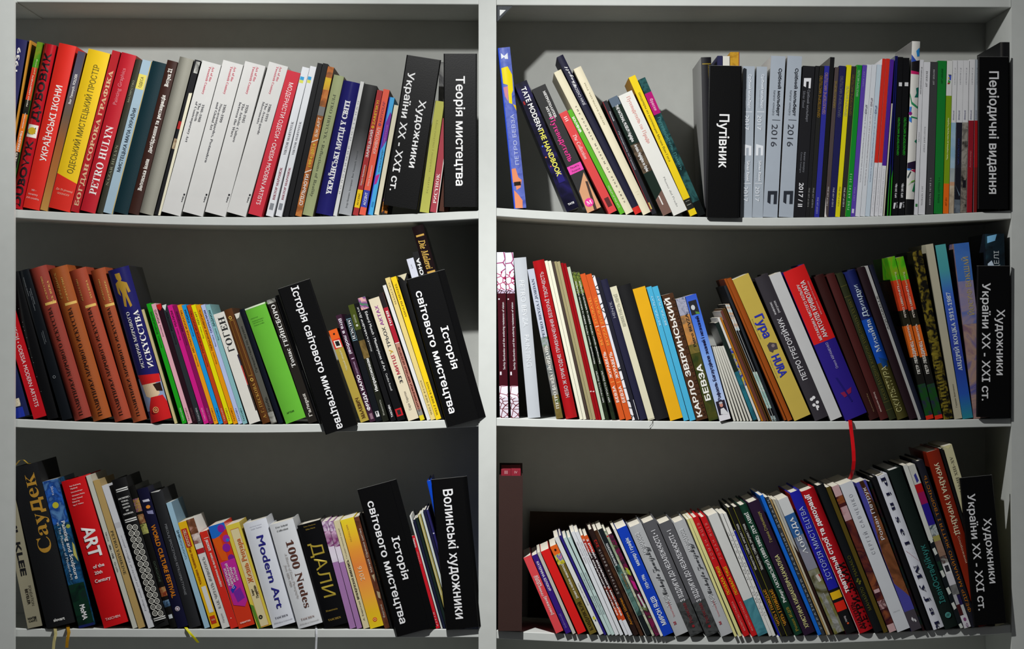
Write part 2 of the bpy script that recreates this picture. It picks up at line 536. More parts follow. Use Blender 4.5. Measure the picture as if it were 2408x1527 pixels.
B('A2', '1000 640 1070 646 975 1394 905 1388', '4A2618', 'brown book hidden behind the upright art-theory marker', d=.10)
M('A2', '940 187 1201 187 1201 1383 940 1385', 'upright black section marker for art theory against the divider, upper shelf',
  T('Теорія мистецтва', 'd', 362, 1218, .5, .26, 'F4F4F4', 'b'), splay=.0)

# ================================================================== upper shelf, wide bay
row('AR', 0.004, 'books on the upper shelf of the wide bay')
B('A3', '70 141 162 135 293 1390 195 1394', 'pic:4A58B0,6A78C8,5868B8:60', 'tall mottled blue book with yellow and orange painted shapes beside the divider',
  R(130, 1400, '2C50D0', 0, .09), P('F2DC18', (.12, 300), (.65, 285), (.95, 350), (.9, 470), (.75, 500), (.72, 580), (.45, 570), (.5, 430), (.15, 420)), P('D08898', (.12, 450), (.5, 440), (.4, 560), (.2, 520)),
  P('F0C818', (.78, 580), (1, 590), (1, 630)), P('E89068', (.12, 1085), (.45, 1080), (.6, 1150), (.85, 1170), (.7, 1230), (.35, 1250), (.3, 1200), (.12, 1190)), P('E89068', (.15, 1250), (.5, 1290), (.75, 1330), (.7, 1390), (.1, 1390)), R(1185, 1215, '2A2018', .2, .75),
  T('ПЕТРО БЕВЗА', 'u', 660, 1052, .62, .3, 'C8D0F0'), P('E8ECF4', (.2, 182), (.45, 205), (.75, 180), (.75, 228), (.5, 228), (.45, 212), (.2, 228)), k='h', fin='g')
B('A3', '201 425 300 397 702 1374 607 1412', 'pic:0C0A1E,16142E,241E58:30', 'dark night-picture handbook leaning beside the tall mottled blue book',
  T('TATE MODERN', 'd', 448, 772, .55, .4, 'F4F2F0', 'b'), T('THE HANDBOOK', 'd', 768, 1132, .55, .4, 'F0E860', 'b'), H('TATE', 1345, .55, .5, 'F0F0F0', 'B'),
  E('3A60E0', .2, 905, .07), E('E07030', .12, 990, .06), E('D05040', .2, 1060, .05), R(1100, 1180, '2A2470', .3, .8), R(560, 585, 'A02020', .1, .22), fin='g', d=.17)
B('A3', '335 466 440 425 876 1382 766 1427', '363636', 'dark grey museum guide with pink lettering and a pink round badge',
  T('МЕТРОПОЛИТЕН-', 'd', 478, 688, .72, .17, 'E8E6E4', 'sb'), T('МУЗЕЙ', 'd', 600, 695, .45, .17, 'E8E6E4', 'sb'), T('Путеводитель', 'd', 678, 1022, .45, .36, 'E83090', 's'),
  R(1050, 1110, 'E850B0'), H('Рашель', 1066, .5, .6, '5A1A40'), H('Русаков', 1092, .5, .6, '5A1A40'), P('D8A078', (.1, 1260), (.9, 1110), (1, 1500), (0, 1500)), P('4A3A34', (.75, 1180), (.9, 1180), (.7, 1500), (.5, 1500)),
  E('E83898', .4, 1345, .3), H('M', 1345, .4, .36, 'F8E8F0', 's'), fin='g', d=.16)
B('A3', '548 656 605 630 1000 1414 936 1438', 'D84444', 'salmon red guide with a serif white title leaning in the guidebook row',
  T('III', 'd', 680, 712, .5, .4, 'F4E8E4'), T('The Collection', 'd', 820, 1008, .5, .42, 'F8F0EC', 'i'), R(1312, 1380, '5A2424', .25, .8), d=.15)
B('A3', '611 634 645 618 1058 1428 1026 1442', '58AC1E', 'narrow bright green guide between the salmon red and cream spines',
  T('SOUVENIR', 'd', 680, 802, .5, .5, 'F4F6EC', 'B'), T('MUSEUM OF FINE ARTS', 'd', 1220, 1388, .5, .35, 'D8E8B8'), d=.15)
B('A3', '500 332 571 309 1128 1416 1074 1446', 'E2DABC', 'cream wrapped guide with dark spaced capitals left of the black spine',
  T('THE PUSHKIN MUSEUM OF FINE ARTS', 'd', 593, 1348, .55, .2, '4A4640', 'sw'), d=.2, k='h', fin='m')
B('A3', '517 216 577 193 1192 1434 1136 1450', '1A1A32', 'narrow blue-black book with white script at its head and a red foot',
  T('Chagall', 'u', 288, 450, .5, .5, 'F4F4F4', 'c'), T('JEAN CASSOU', 'u', 438, 592, .5, .4, 'D8D8E0'), R(1392, 1500, 'D02820'), d=.17, k='h')
B('A3', '652 308 745 272 1286 1412 1204 1452', 'E4DBBE', 'wide cream paper-wrapped album with a torn top right of the black narrow spine',
  T('МУЗЕИ ВАТИКАНА. РИМ', 'u', 408, 738, .5, .2, 'A49C80', 's'), H('АЛЬБОМ', 1262, .5, .4, '9A9070', 'w'), H('РИМ', 1282, .5, .25, '9A9070', 'w'), k='h', fin='m',
  page='D0C8B0')
B('A3', '880 572 932 548 1305 1406 1262 1424', '1E1E26', 'black guide with a red left edge behind the wide cream album',
  R(560, 1400, '8A1A20', 0, .14), T('Русский', 'd', 640, 710, .6, .24, 'E0E0E4', 'b'), T('Путеводитель по Галерее', 'd', 790, 1080, .6, .28, 'C0C0C8'), R(1330, 1380, 'C8B060', .2, .5), d=.16)
B('A3', '935 541 1000 512 1434 1424 1355 1452', '1F2D26', 'dark green museum guide with a blue-grey head and white title',
  R(500, 592, '5E6C7C'), R(890, 1110, 'pic:2A241E,6A5A48,3A2E24:40'), T('THE NATIONAL MUSEUM Highlights', 'd', 588, 872, .5, .34, 'F0F0EE', 'b'), T('Artistic Highlights to Styles', 'd', 895, 1104, .55, .34, 'F0F0EE', 'b'),
  P('7A5E54', (0, 1330), (1, 1250), (1, 1420), (0, 1460)), R(1295, 1365, 'E8E4E0', .42, .55), fin='g', d=.15)
B('A3', '1000 520 1126 470 1555 1402 1438 1458', 'E2E1DA', 'white guidebook with a pink serif title leaning left of the yellow guide',
  T('Путеводитель по Прадо', 'd', 518, 882, .58, .26, 'D89890', 's'), T('Museo del Prado', 'd', 1150, 1380, .5, .14, '9A9A98'), k='p', fin='m', d=.17)
B('A3', '1090 377 1137 350 1633 1434 1562 1462', 'EACB10', 'yellow museum guide with a black band near its foot',
  T('Шедевры из коллекции Музея Ван Гога', 'd', 492, 1028, .5, .3, '6A6418'), R(1322, 1402, '1A1A14'), H('VAN GOGH', 1338, .5, .6, 'C8C8B8', 'b'), H('MUSEUM', 1366, .5, .6, 'C8C8B8', 'b'), side='B08018', d=.19)
B('A3', '1165 397 1230 364 1694 1428 1632 1444', 'pic:122424,2E5C5C,1A3A3C,0E1A1A:40', 'teal and magenta guide leaning beside the travel-guide marker',
  R(490, 655, 'B01870'), T('Фрески', 'd', 535, 625, .55, .4, 'E8A8C8', 'ib'), T('Путеводитель, Память', 'd', 680, 1085, .5, .4, '4A8A8A', 'i'), R(1330, 1500, '101414'), fin='g', d=.17)
B('A4', '384 220 474 208 500 1462 418 1466', '15141A', 'black album with gold letters and a grey photo cover behind the travel-guide marker',
  R(262, 270, '8A7420', .1, .95), R(270, 1200, '8A7420', .68, .71), T('АНДРІЙ ЛОГОВИЙ', 'u', 285, 545, .86, .2, 'B09428', 'bg'), side='9A9A98', d=.26, k='h', Y=.02)
B('A4', '522 203 561 203 561 1460 522 1460', '22224A', 'narrow navy book standing behind the travel-guide marker', d=.2, Y=.02)
B('A4', '564 206 617 206 617 1460 564 1460', 'DAD8CE', 'white book top showing behind the travel-guide marker', d=.2, Y=.02)
B('A4', '621 174 693 174 690 1462 618 1462', 'pic:B08018,C89828,A87818:90', 'gold book with a dark red edge showing tall behind the travel-guide marker', R(100, 1500, '7A1830', .93, 1), d=.2, Y=.02)
M('A4', '457 280 710 283 692 1467 431 1468', 'upright black section marker for travel guides between the leaning guides and silver catalogues',
  T('Путівник', 'd', 660, 1078, .5, .29, 'F2F2F2', 'b'))
for pts, lab, g in (('722 285 812 285 792 1470 700 1469', 'first of two narrow silver 2017 catalogues, beside the black marker', 0),
                    ('826 288 914 288 872 1470 797 1470', 'second narrow silver 2017 catalogue, beside the wider silver pair', 0)):
    B('A4', pts, 'A8B1BB', lab, T('Срібний мольберт', 'd', 348, 618, .62, .24, 'DCE2EA', 'B'), T('Каталог конкурсу', 'd', 470, 610, .3, .14, 'C8D0D8'), R(640, 645, 'E0E4EA', .15, .85), T('2017', 'd', 668, 785, .42, .4, 'E4E8EE'),
      P('E4E8EE', (.15, 895), (.85, 910), (.85, 985), (.62, 985), (.62, 925), (.4, 925), (.4, 985), (.15, 985)), T('Silver Easel', 'd', 1025, 1185, .6, .22, 'E4E8EE', 'B'), T('Contest Catalogue', 'd', 1040, 1180, .3, .12, 'C8D0D8'),
      R(1202, 1207, 'E0E4EA', .15, .85), T('2017', 'd', 1228, 1345, .42, .4, 'E4E8EE'), fin='g', group='silver contest catalogues', k='p')
for pts, lab in (('938 205 1056 205 987 1469 879 1466', 'first of two wide silver 2016 catalogues with dark frame emblem'),
                 ('1068 205 1184 205 1112 1469 1001 1466', 'second wide silver 2016 catalogue, beside the black one')):
    B('A4', pts, 'A9B2BD', lab, T('Срібний мольберт', 'd', 302, 675, .68, .2, '2A2E36', 'B'), T('Каталог конкурсу', 'd', 475, 672, .36, .14, '5A626C'), R(705, 710, '3A3E46', .3, .85), T('2016', 'd', 740, 915, .5, .42, '3A3E46'),
      P('2E323A', (.25, 1262), (.9, 1262), (.9, 1365), (.68, 1365), (.68, 1290), (.46, 1290), (.46, 1365), (.25, 1350)), fin='g', group='silver contest catalogues', k='p', side='B8B2AE')
B('A4', '1190 283 1283 283 1207 1470 1116 1468', '17171B', 'black 2017 catalogue with a white frame emblem near its top',
  P('E4E4E8', (.15, 378), (.75, 378), (.75, 458), (.58, 458), (.58, 405), (.36, 405), (.36, 450), (.15, 440)), T('Срібний мольберт', 'd', 470, 722, .62, .2, '8A8C94'), T('Silver Easel', 'd', 480, 610, .25, .2, '7A7C84'),
  T('Каталог конкурсу', 'd', 960, 1118, .62, .15, '8A8C94'), T('Contest Catalogue', 'd', 960, 1122, .35, .13, '7A7C84'), T('2017 / II', 'd', 1200, 1388, .5, .38, 'E8E8EC', 'b'), fin='m')
row('AR', 0.004, 'magazines on the upper shelf of the wide bay')


def MG(tx0, tx1, ty, bx0, bx1, col, lab, *art, by=508, **kw):
    B('', '%s %s %s %s %s %s %s %s' % (tx0, ty, tx1, ty, bx1, by, bx0, by), col, lab, *art, n=kw.pop('n', 'magazine'), cat='magazine', **kw)


def series(t1, t2, c, t3, c3, y0=212, y1=274):
    return (T(t1, 'u', y0 - 2 - 0, y1, .5, .3, c), T(t3, 'd', 440, 486, .5, .28, c3))


MG(1917.5, 1926.6, 155, 1894.5, 1903, '18181A', 'blackish art magazine beside the black 2017 catalogue', T('FINE ART #1/2016', 'd', 440, 484, .5, .4, '8A8A88'))
MG(1927, 1938, 155, 1903.5, 1913.5, '1E1E1C', 'black art magazine with gold outlined title', T('ОБРАЗОТВОРЧЕ МИСТЕЦТВО', 'u', 178, 275, .5, .6, 'A07818'), T('FINE ART #2/2016', 'd', 440, 486, .5, .35, '9A9A98'))
MG(1939, 1950.6, 155, 1914.5, 1926.5, '2A2C96', 'bright blue art magazine with pale outlined title', T('ОБРАЗОТВОРЧЕ МИСТЕЦТВО', 'u', 171, 268, .5, .6, 'B08878'), T('FINE ART #3/2015', 'd', 462, 500, .5, .35, 'A0A0D8'))
MG(1951.5, 1963.4, 134.5, 1927.5, 1936.5, '0E0E10', 'plain black spine rising above the art magazines', n='book', side='5A5854')
MG(1963.8, 1972.2, 158, 1938, 1948, '4E4242', 'brown-grey art magazine with a worn white corner and gold title', T('ОБРАЗОТВОРЧЕ', 'u', 190, 253, .5, .5, 'A08838'), T('FINE ART #1/2015', 'd', 438, 482, .5, .35, 'D8D0D0'), P('DAD4D0', (0, 460), (.35, 500), (.6, 508), (0, 508)))
MG(1973, 1990.5, 155, 1949, 1963, '1A1A50', 'dark navy art magazine, widest of the outlined-title series', T('ОБРАЗОТВОРЧЕ МИСТЕЦТВО', 'u', 179, 275, .5, .42, '6A6A78'), T('FINE ART #1/2015', 'd', 440, 485, .5, .25, 'B8B8C8'))
MG(1991.2, 2002.4, 153, 1963.6, 1975, 'DED20E', 'yellow art magazine with grey outlined title', T('ОБРАЗОТВОРЧЕ МИСТЕЦТВО', 'u', 202, 273, .5, .5, 'A0A078'), T('FINE ART # 4/2014', 'd', 438, 483, .5, .35, '8A8420'))
MG(2002.8, 2013, 156, 1975.6, 1987, '2E2A26', 'dark charcoal art magazine right of the yellow one', T('ОБРАЗОТВОРЧЕ МИСТЕЦТВО', 'u', 176, 271, .5, .5, '7A6428'), T('FINE ART #1/2014', 'd', 440, 485, .5, .35, 'D8D4D0'))
MG(2014, 2027.6, 153, 1987.6, 1999.2, '0A8A28', 'bright green 2013 art magazine', R(100, 600, '5CA030', 0, .1), T('ОБРАЗОТВОРЧЕ МИСТЕЦТВО', 'u', 165, 227, .5, .4, 'A8D8A8'), T('FINE ART#2 2013', 'u', 408, 492, .5, .4, 'C8F0C8', 'w'))
MG(2028.4, 2038.6, 153, 2000, 2010.4, '5A40A8', 'violet art magazine right of the bright green one', T('АРТ КУРС', 'd', 168, 205, .5, .3, '9A88D8'), T('FINE ART', 'd', 440, 472, .5, .3, '9A88D8'), R(490, 500, 'D0C8E8', .2, .7))
for i, (a, b_, c_, d_, col, lab) in enumerate(((2039.3, 2050, 2011, 2022, 'D9DCE2', 'first of three white issues with tiny grey print, beside the violet magazine'), (2050.6, 2061.8, 2022.6, 2034, 'D6DAE0', 'middle of the three white issues with tiny grey print'), (2062.2, 2073.8, 2034.4, 2045.4, 'C4D2DE', 'bluish white issue with tiny print, beside the red-topped pair'))):
    MG(a, b_, 152, c_, d_, col, lab, T('АРТАНІЯ', 'd', (246, 230, 248)[i], (268, 250, 268)[i], .5, .4, ('5A5A66', '7A6A74', '4A5A8A')[i], 'b'), T('Книга 10 • №1-2 2013 мистецтвознавство історія та сучасність', 'd', (270, 254, 270)[i], (428, 436, 428)[i], .5, .22, ('8A8A90', '9A9090', '6A7AA0')[i]), group='white issues with tiny grey print')
for i, (a, b_, c_, d_, lab) in enumerate(((2075, 2083.2, 2046, 2055.3, 'first of two slim issues with red upper half and white foot'), (2083.6, 2092.4, 2055.7, 2065.2, 'second slim issue with red upper half, beside the violet-topped one'))):
    MG(a, b_, 138, c_, d_, 'DDDDE2', lab, R(100, 382.5, 'D42A1C'), T('СУЧАСНЕ МИСТЕЦТВО УКРАЇНИ 2011', 'd', 394, 496, .5, .18, '9A9AA0', 'w'), group='slim issues with coloured upper half')
MG(2093, 2103.8, 140, 2065.8, 2076, 'DDDDE2', 'slim issue with violet upper half and white foot', R(100, 390, '4C1E94'), T('СУЧАСНЕ МИСТЕЦТВО УКРАЇНИ 2012', 'd', 398, 500, .5, .18, '9A9AA0', 'w'), group='slim issues with coloured upper half')
MG(2096.4, 2101.8, 243.6, 2076.8, 2082.4, 'CEC8B4', 'short thin cream booklet among the slim issues', n='booklet', d=.12)
MG(2103.8, 2107.2, 131.5, 2083, 2089.2, '12145C', 'first thin navy booklet turning green at the foot', P('2A8A1A', (0, 470), (1, 385), (1, 520), (0, 520)), n='booklet', fin='g', side='1A3050')
MG(2107.4, 2110.6, 131.5, 2089.4, 2095.6, '14185A', 'second thin navy booklet with green foot, beside the glossy black pair', P('2A9A1E', (0, 420), (1, 400), (1, 520), (0, 520)), n='booklet', fin='g', side='1A3050')
for i, (a, b_, c_, d_, lab) in enumerate(((2111, 2123.8, 2097, 2111.4, 'first of two glossy black issues with green lettering'), (2124.2, 2138.6, 2112, 2126.8, 'second glossy black issue with green lettering, beside the floral book'))):
    MG(a, b_, 134 + 2 * i, c_, d_, '101012', lab, R(194, 203, 'D8D8DA', .35, .95), T('ОБРАЗОТВОРЧЕ МИСТЕЦТВО', 'u', 277, 366, .6, .36, '28A828', 'b'), T('№3 2018р.', 'u', 432, 466, .5, .34, 'E4E4E6', 'b'), P('E0E0E4', (.2, 478), (.6, 478), (.4, 492), (.1, 492)), T('art', 'u', 476, 490, .75, .3, 'C8C8CC'), fin='g', group='glossy black issues with green lettering', side='3A3C44')
MG(2146.3, 2163, 97, 2128, 2149, 'DAD8D2', 'tall white book with painted flowers and birds, rising highest among the magazines',
   R(471, 520, '121214'), P('2A4AA8', (0, 128), (.6, 143), (1, 143), (0, 146)), P('181418', (0, 146), (1, 142), (1, 170), (0, 168)), P('C01860', (0, 166), (1, 170), (1, 176), (0, 174)), P('2A8AD0', (.55, 120), (.95, 112), (1, 132), (.7, 134)),
   P('0E6A5A', (.7, 208), (1, 206), (1, 230), (.55, 230), (.8, 220)), P('2A8A5A', (0, 220), (.25, 240), (1, 252), (1, 257), (.2, 246), (0, 228)), P('3A7AD0', (0, 252), (.25, 252), (.2, 264), (0, 266)), E('8A1A7A', .12, 268, .22), P('3A7AD0', (0, 276), (.3, 278), (.3, 290), (0, 286)), P('2A8A5A', (.2, 274), (1, 278), (1, 281), (.2, 278)),
   P('0E7A5A', (.75, 334), (1, 329), (1, 339)), P('241430', (0, 385), (1, 380), (1, 400), (0, 398)), P('B0184A', (.4, 402), (1, 400), (1, 408)), P('3A80D0', (0, 398), (.5, 399), (.4, 402), (0, 402)), P('3A4A4A', (.05, 418), (.4, 404), (.45, 406), (.1, 422)), P('6AB03A', (.1, 440), (.6, 428), (1, 425), (1, 428), (.5, 432)), P('0E7A4A', (.7, 453), (.95, 432), (1, 432), (1, 453)),
   n='book', fin='g', side='8E8C8A', d=.24, k='h')
MG(2163.8, 2172.2, 140.5, 2149.4, 2158.4, 'D4D4D8', 'narrow white periodical right of the tall floral book', T('№3 Український мистецтвознавчий журнал', 'd', 158, 222, .5, .34, '5A5A60'), T('січень 2016', 'd', 312, 335, .5, .25, '8A8A90'), R(482, 489, '2E7A3E', .25, .8))
MG(2173.4, 2187.6, 146, 2158.8, 2176, 'D8D8DC', 'wide white periodical with black typewriter print', T('ART UKRAINE', 'u', 168, 205, .5, .26, '3A3A3E', 'bw'), T('ПОЧЕРГОВИЙ НОМЕР', 'd', 300, 360, .5, .2, '5A5A5E', 'w'), T('2012 ЧЕРВЕНЬ', 'd', 441, 486, .45, .2, '4A4A4E', 'w'))
MG(2188.2, 2205.4, 145.5, 2176.6, 2194.6, '3C3C3E', 'wide dark grey periodical with white typewriter print', T('ART UKRAINE', 'u', 164, 200, .5, .22, 'D0D0D2', 'bw'), T('ФЕВРАЛЬ ЛЮТИЙ 2-5', 'u', 422, 486, .5, .2, 'C8C8CA', 'bw'))
MG(2206.6, 2225.4, 143, 2195.2, 2216.4, '0E7A2C', 'wide emerald green periodical beside the dark grey one', T('ART UKRAINE', 'u', 162, 198, .5, .2, '0A5420', 'b'), T('ЛИПЕНЬ СЕРПЕНЬ 3-4', 'u', 422, 482, .5, .2, '0A5420', 'bw'))
MG(2227.4, 2240, 143, 2217.2, 2230.4, '7C9E10', 'three-colour spine: white head, lime middle and orange foot', R(100, 226.5, 'DADAD8'), R(436.5, 520, 'E86A10'), P('3A50C0', (.4, 176), (.85, 177), (.8, 190), (.4, 188)), P('3AA040', (.3, 188), (.7, 192), (.6, 198), (.25, 196)), P('D0B020', (.3, 182), (.55, 183), (.5, 187), (.3, 186)), P('B02A20', (.2, 196), (.6, 195), (.5, 199), (.2, 199)), R(176, 178, '3A3A40', .3, .8),
   T('Твоя сторінка до мистецтва України', 'u', 280, 380, .5, .3, 'E0ECA8', 'b'), T('ART 2011', 'u', 470, 490, .45, .3, '8A3A08'))
for i, (a, b_, c_, d_, lab, low) in enumerate((
        (2241.4, 2251, 2231, 2243, 'white-headed periodical with a pale sky and shore photo below', ('pic:8AB0C8,A8C0D0:30', 'pic:A8B0B0,98A4A8:30')),
        (2252.4, 2266, 2243.8, 2257.4, 'white-headed periodical with a black-navy lower half', ('1A1A28', '141420')),
        (2266.6, 2279.4, 2257.8, 2271.6, 'white-headed periodical with a grey stone photo below', ('pic:5A5650,9A948A,3A3632:60', 'pic:4A4640,8A8276,2A2622:60')),
        (2281.6, 2293.2, 2272, 2287.4, 'white-headed periodical with a dark crimson lower half', ('8E1424', '98101E')),
        (2293.6, 2301, 2287.8, 2297, 'grey-headed periodical with a red lower half beside the periodicals marker', ('A00E14', '7A1414')))):
    MG(a, b_, 142 if i < 3 else 140, c_, d_, 'DADADC' if i < 4 else 'A8B0B8', lab, R(291 if i < 3 else 287, 400, low[0]), R(400, 520, low[1]), T('антиквар', 'd', 262, 285, .45, .3, '6A6A90'), T('№ 11 листопад 2013', 'd', 160, 200, .5, .16, '8A8A92'),
       *((R(433, 442, 'C89878'), R(442, 520, 'pic:C8B8A0,8A7A68:40')) if i == 0 else (T('ЧАС КУЛЬТУРИ', 'u', 330, 392, .5, .3, '24306A', 'b'), P('6A7A8A', (.1, 440), (.4, 450), (.9, 464), (.8, 468)), R(476, 520, 'pic:3A4450,6A747E:90')) if i == 1 else (R(430, 448, '16141C', .3, .9),) if i == 2 else (T('Антиквар', 'u', 360, 400, .5, .3, 'D86A70'),) if i == 3 else ()),
       group='white-headed antiques periodicals', d=.21)
B('', '2352 99 2374 99 2374 495 2352 495', '0A0A0E', 'big black folder standing in the corner behind the periodicals marker', R(0, 600, '2A2826', .06, .24), n='folder', cat='folder', d=.27, Y=.016, k='h', page='1A1A1A')
M('A5', '1263 211 1500 213 1499 1396 1258 1404', 'upright black section marker for periodicals at the far end of the upper shelf',
  T('Періодичні видання', 'd', 325, 1282, .52, .3, 'DEDEE0', 'b'))

# ================================================================== middle shelf, narrow bay
row('BL', 0.003, 'books on the middle shelf of the narrow bay')
B('B0', '-172 345 -50 310 238 1368 118 1398', '1E2450', 'navy book with a gilt patch behind the outer upright, middle shelf',
  R(1240, 1300, 'pic:C0A878,F0E8D0,8A7A50:90', .1, .62), R(1310, 1400, '2236A8', .1, .7), fin='g', k='h')
B('B0', '-78 262 32 228 361 1358 258 1390', 'C80E1C', 'red book with white capitals behind the outer upright, middle shelf',
  T('МОДЕРНІСТИ ОДЕСИ • ODESSA MODERN ARTISTS', 'd', 330, 1288, .53, .32, 'F4ECEC'))
B('B0', '62 246 142 222 456 1366 372 1390', '0C0C0E', 'black jacketed book with small pale dots along one edge beside the red one', *[E('C8CCD0', .06 + .03 * (i % 3), y, .02) for i, y in enumerate((440, 520, 625, 660, 690, 745, 830, 900, 940, 1050, 1165))], fin='g', k='h')  # small pale dots scattered down the left edge
B('B0', '150 226 220 206 566 1360 482 1388', '101419', 'black book with small grey lines of print before the terracotta volumes',
  T('Олександр Дубовик', 'd', 275, 420, .3, .08, '9AA0A4'), T('Каталог виставки', 'd', 360, 480, .65, .08, '9AA0A4'), T('живопис і графіка', 'd', 380, 530, .5, .07, '9AA0A4'), T('Національний музей', 'd', 688, 775, .65, .07, '8A9094'), T('художній', 'd', 700, 790, .5, .07, '8A9094'), E('8A9094', .45, 1045, .14, 1, .7), fin='g', k='h')
for i, (pts, col, lab, g1, gb) in enumerate((
        ('218 212 356 175 708 1376 582 1402', '94392C', 'first of four terracotta art history volumes, beside the black books', ((('ИСКУССТВО', 270, 450, .55), ('XX ВЕКА', 300, 470, .82))), 475),
        ('372 208 522 178 866 1372 728 1408', 'A0501E', 'second terracotta art history volume, the most orange of the four', ((('ИСКУССТВО', 275, 460, .55), ('СРЕДНИХ', 240, 440, .25))), 475),
        ('528 226 667 192 1028 1384 893 1412', 'A2432A', 'third terracotta art history volume, with gold band slightly lower', ((('XVI ВЕКА', 295, 440, .82), ('ИСКУССТВО', 290, 460, .3))), 495),
        ('688 226 824 192 1140 1388 1044 1412', 'A04A26', 'fourth terracotta volume, partly covered by the tall navy and red book', ((('ИСКУССТВО', 290, 455, .4), ('ДРЕВНЕЕ', 300, 470, .75))), 488))):
    B('B0', pts, col, lab, *[T(t, 'u', a, b_, u, .1, 'D8B060', 'sg') for t, a, b_, u in g1], R(gb - 8, gb + 12, 'E0B860', .32, .95), T('ПАМЯТНИКИ МИРОВОГО ИСКУССТВА', 'u', 512, 1362, .5, .22, '2A1410', 's'),
      k='r', fin='l', group='terracotta art history volumes', d=.2)
B('B0', '826 226 1026 173 1348 1376 1182 1418', '201E60', 'tall navy world art history with gold figure and red-capped portrait',
  P('B08A30', (.28, 248), (.52, 236), (.54, 285), (.48, 300), (.72, 310), (.78, 380), (.66, 390), (.62, 345), (.6, 400), (.68, 490), (.58, 505), (.5, 420), (.42, 505), (.32, 500), (.38, 400), (.3, 350), (.3, 420), (.2, 400), (.2, 325), (.36, 300), (.3, 285)),
  T('ИСКУССТВА', 'u', 528, 978, .74, .26, 'F2EEE8', 's'), T('ИСТОРИЯ МИРОВОГО', 'u', 545, 985, .38, .16, 'F2EEE8', 's'),
  P('8A98B8', (0, 1075), (1, 1030), (1, 1300), (0, 1330)), P('D8BC98', (.1, 1110), (.75, 1095), (.8, 1180), (.5, 1230), (.15, 1210)), P('C82020', (.02, 1045), (1, 1022), (.97, 1085), (.1, 1120)), P('2A1810', (.6, 1110), (.95, 1090), (.95, 1160), (.7, 1160)), P('C41E20', (.15, 1300), (.35, 1215), (.9, 1190), (1, 1240), (1, 1500), (0, 1500)),
  E('E0B878', .42, 1312, .13, 1.1, .8), E('E0B878', .42, 1312, .06, 1.1, .5), k='r', fin='g', side='1C1C22', d=.21, Y=-.006)
row('BL', 0.003, 'books on the middle shelf of the narrow bay')
B('', '336.5 729 341.5 727.5 416.5 981 410 983.5', 'CFC08A', 'thin cream booklet beside the tall navy world art history', n='booklet', d=.2)
ser = [('344 715 354 713 440 996.5 428.5 998', '1EA41E', 'green slim art-style book, first of the rainbow series', 'ВОЗРОЖДЕНИЕ', (733, 786), '145A14', 'C8E8C0'),
       ('355 715.5 365 714 453 996.5 441.5 998', 'E8AEBA', 'pale pink slim art-style book, second of the rainbow series', 'РОКОКО', (729, 760), '6A4048', '8A5A60'),
       ('366.5 717 379 714.5 464.5 996.5 454 998', '28101A', 'blackish maroon slim book with a red head in the rainbow series', '', (0, 0), '', '6A4A4A'),
       ('380.5 718 391.8 716 477.5 996.5 466 998', '2C3236', 'dark grey slim art-style book with a white top corner', 'РОМАНТИЗМ', (735, 778), '12161A', 'C0C4C8'),
       ('392.5 719 404.6 716.5 491 996.5 479.5 998', 'D41E88', 'hot pink slim art-style book in the rainbow series', 'РЕАЛИЗМ', (731, 768), '5A0A38', 'F0A8D0'),
       ('405 718.5 415.7 717 502.5 996.5 492 998', '8A1258', 'dark magenta slim book beside the hot pink one', 'ИМПРЕССИОНИЗМ', (733, 780), '5A0A38', 'C070A0'),
       ('416.3 718 425.8 716.5 513.5 996.5 503.5 998', 'F0A01A', 'orange slim art-style book left of the bright blue one', 'АБСТРАКТНОЕ ИСКУССТВО', (730, 830), '7A3A08', '8A4A10'),
       ('427 718 436.4 716.5 525 996.5 514.8 998', '1E9AE0', 'bright blue slim art-style book in the rainbow series', 'КУБИЗМ', (729, 759), '0A2A6A', '0A2A6A'),
       ('439 718 448 716.5 536.5 996.5 526 998', 'C2441A', 'brick orange slim book between the blue and yellow ones', 'ГОТИЧЕСКОЕ ИСКУССТВО', (731, 830), '6A1A08', 'F0C8B0'),
       ('448.6 718 459.2 716.5 547.6 996.5 537 998', 'EAE00A', 'lemon yellow slim art-style book in the rainbow series', 'ПОП АРТ', (733, 764), '7A6A10', '8A7A20'),
       ('460 718 470 716.5 559.6 996.5 548.8 998', 'EA9A10', 'amber slim art-style book right of the lemon yellow one', 'ПЕЙЗАЖНАЯ ЖИВОПИСЬ', (729, 824), '7A3A08', '7A3A08'),
       ('472 718 481.4 716 570.8 996.5 560.4 998', 'B8C4EA', 'pale periwinkle slim art-style book, next to last of the rainbow series', 'СЮРРЕАЛИЗМ', (730, 783), '1A2A7A', '3A4A9A'),
       ('483 718 492.8 716 582.4 996.5 571.4 998', '88BABE', 'pale teal slim art-style book, last of the rainbow series', 'ДАДАИЗМ', (730, 768), '1E4A50', '1E4A50')]
for i, (pts, col, lab, t, yy, tc, pc) in enumerate(ser):
    ar = []
    if t:
        ar.append(T(t, 'u', yy[0], yy[1], .5, .42, tc, 'b'))
        ar.append(T('Выставка', 'u', yy[1] + 5, yy[1] + 32, .5, .26, tc))
    if i == 2:
        ar.append(P('C81C1C', (0, 700), (1, 700), (.9, 724), (.4, 731), (0, 726)))
    if i == 3:
        ar.append(P('DCE2DE', (0, 700), (.95, 700), (.35, 731), (0, 724)))
    ar.append(T('TASCHEN', 'u', 961, 991, .5, .34, pc))
    B('', pts, col, lab, *ar, group='rainbow series of slim art-style books', d=.17, fin='g')
B('B1', '402 566 492 538 772 1394 688 1420', 'E0DDD4', 'white artist book with big thin dark letters right of the rainbow series',
  T('ГОГЕН', 'u', 583, 850, .55, .58, '2A2A2C', 's'), P('2A2038', (.88, 880), (1, 872), (1, 960), (.9, 962)), P('B8201C', (.9, 962), (1, 960), (1, 1110), (.92, 1112)), P('2A1A18', (.9, 1112), (1, 1110), (1, 1310), (.9, 1312)), side='4A3828', d=.17)
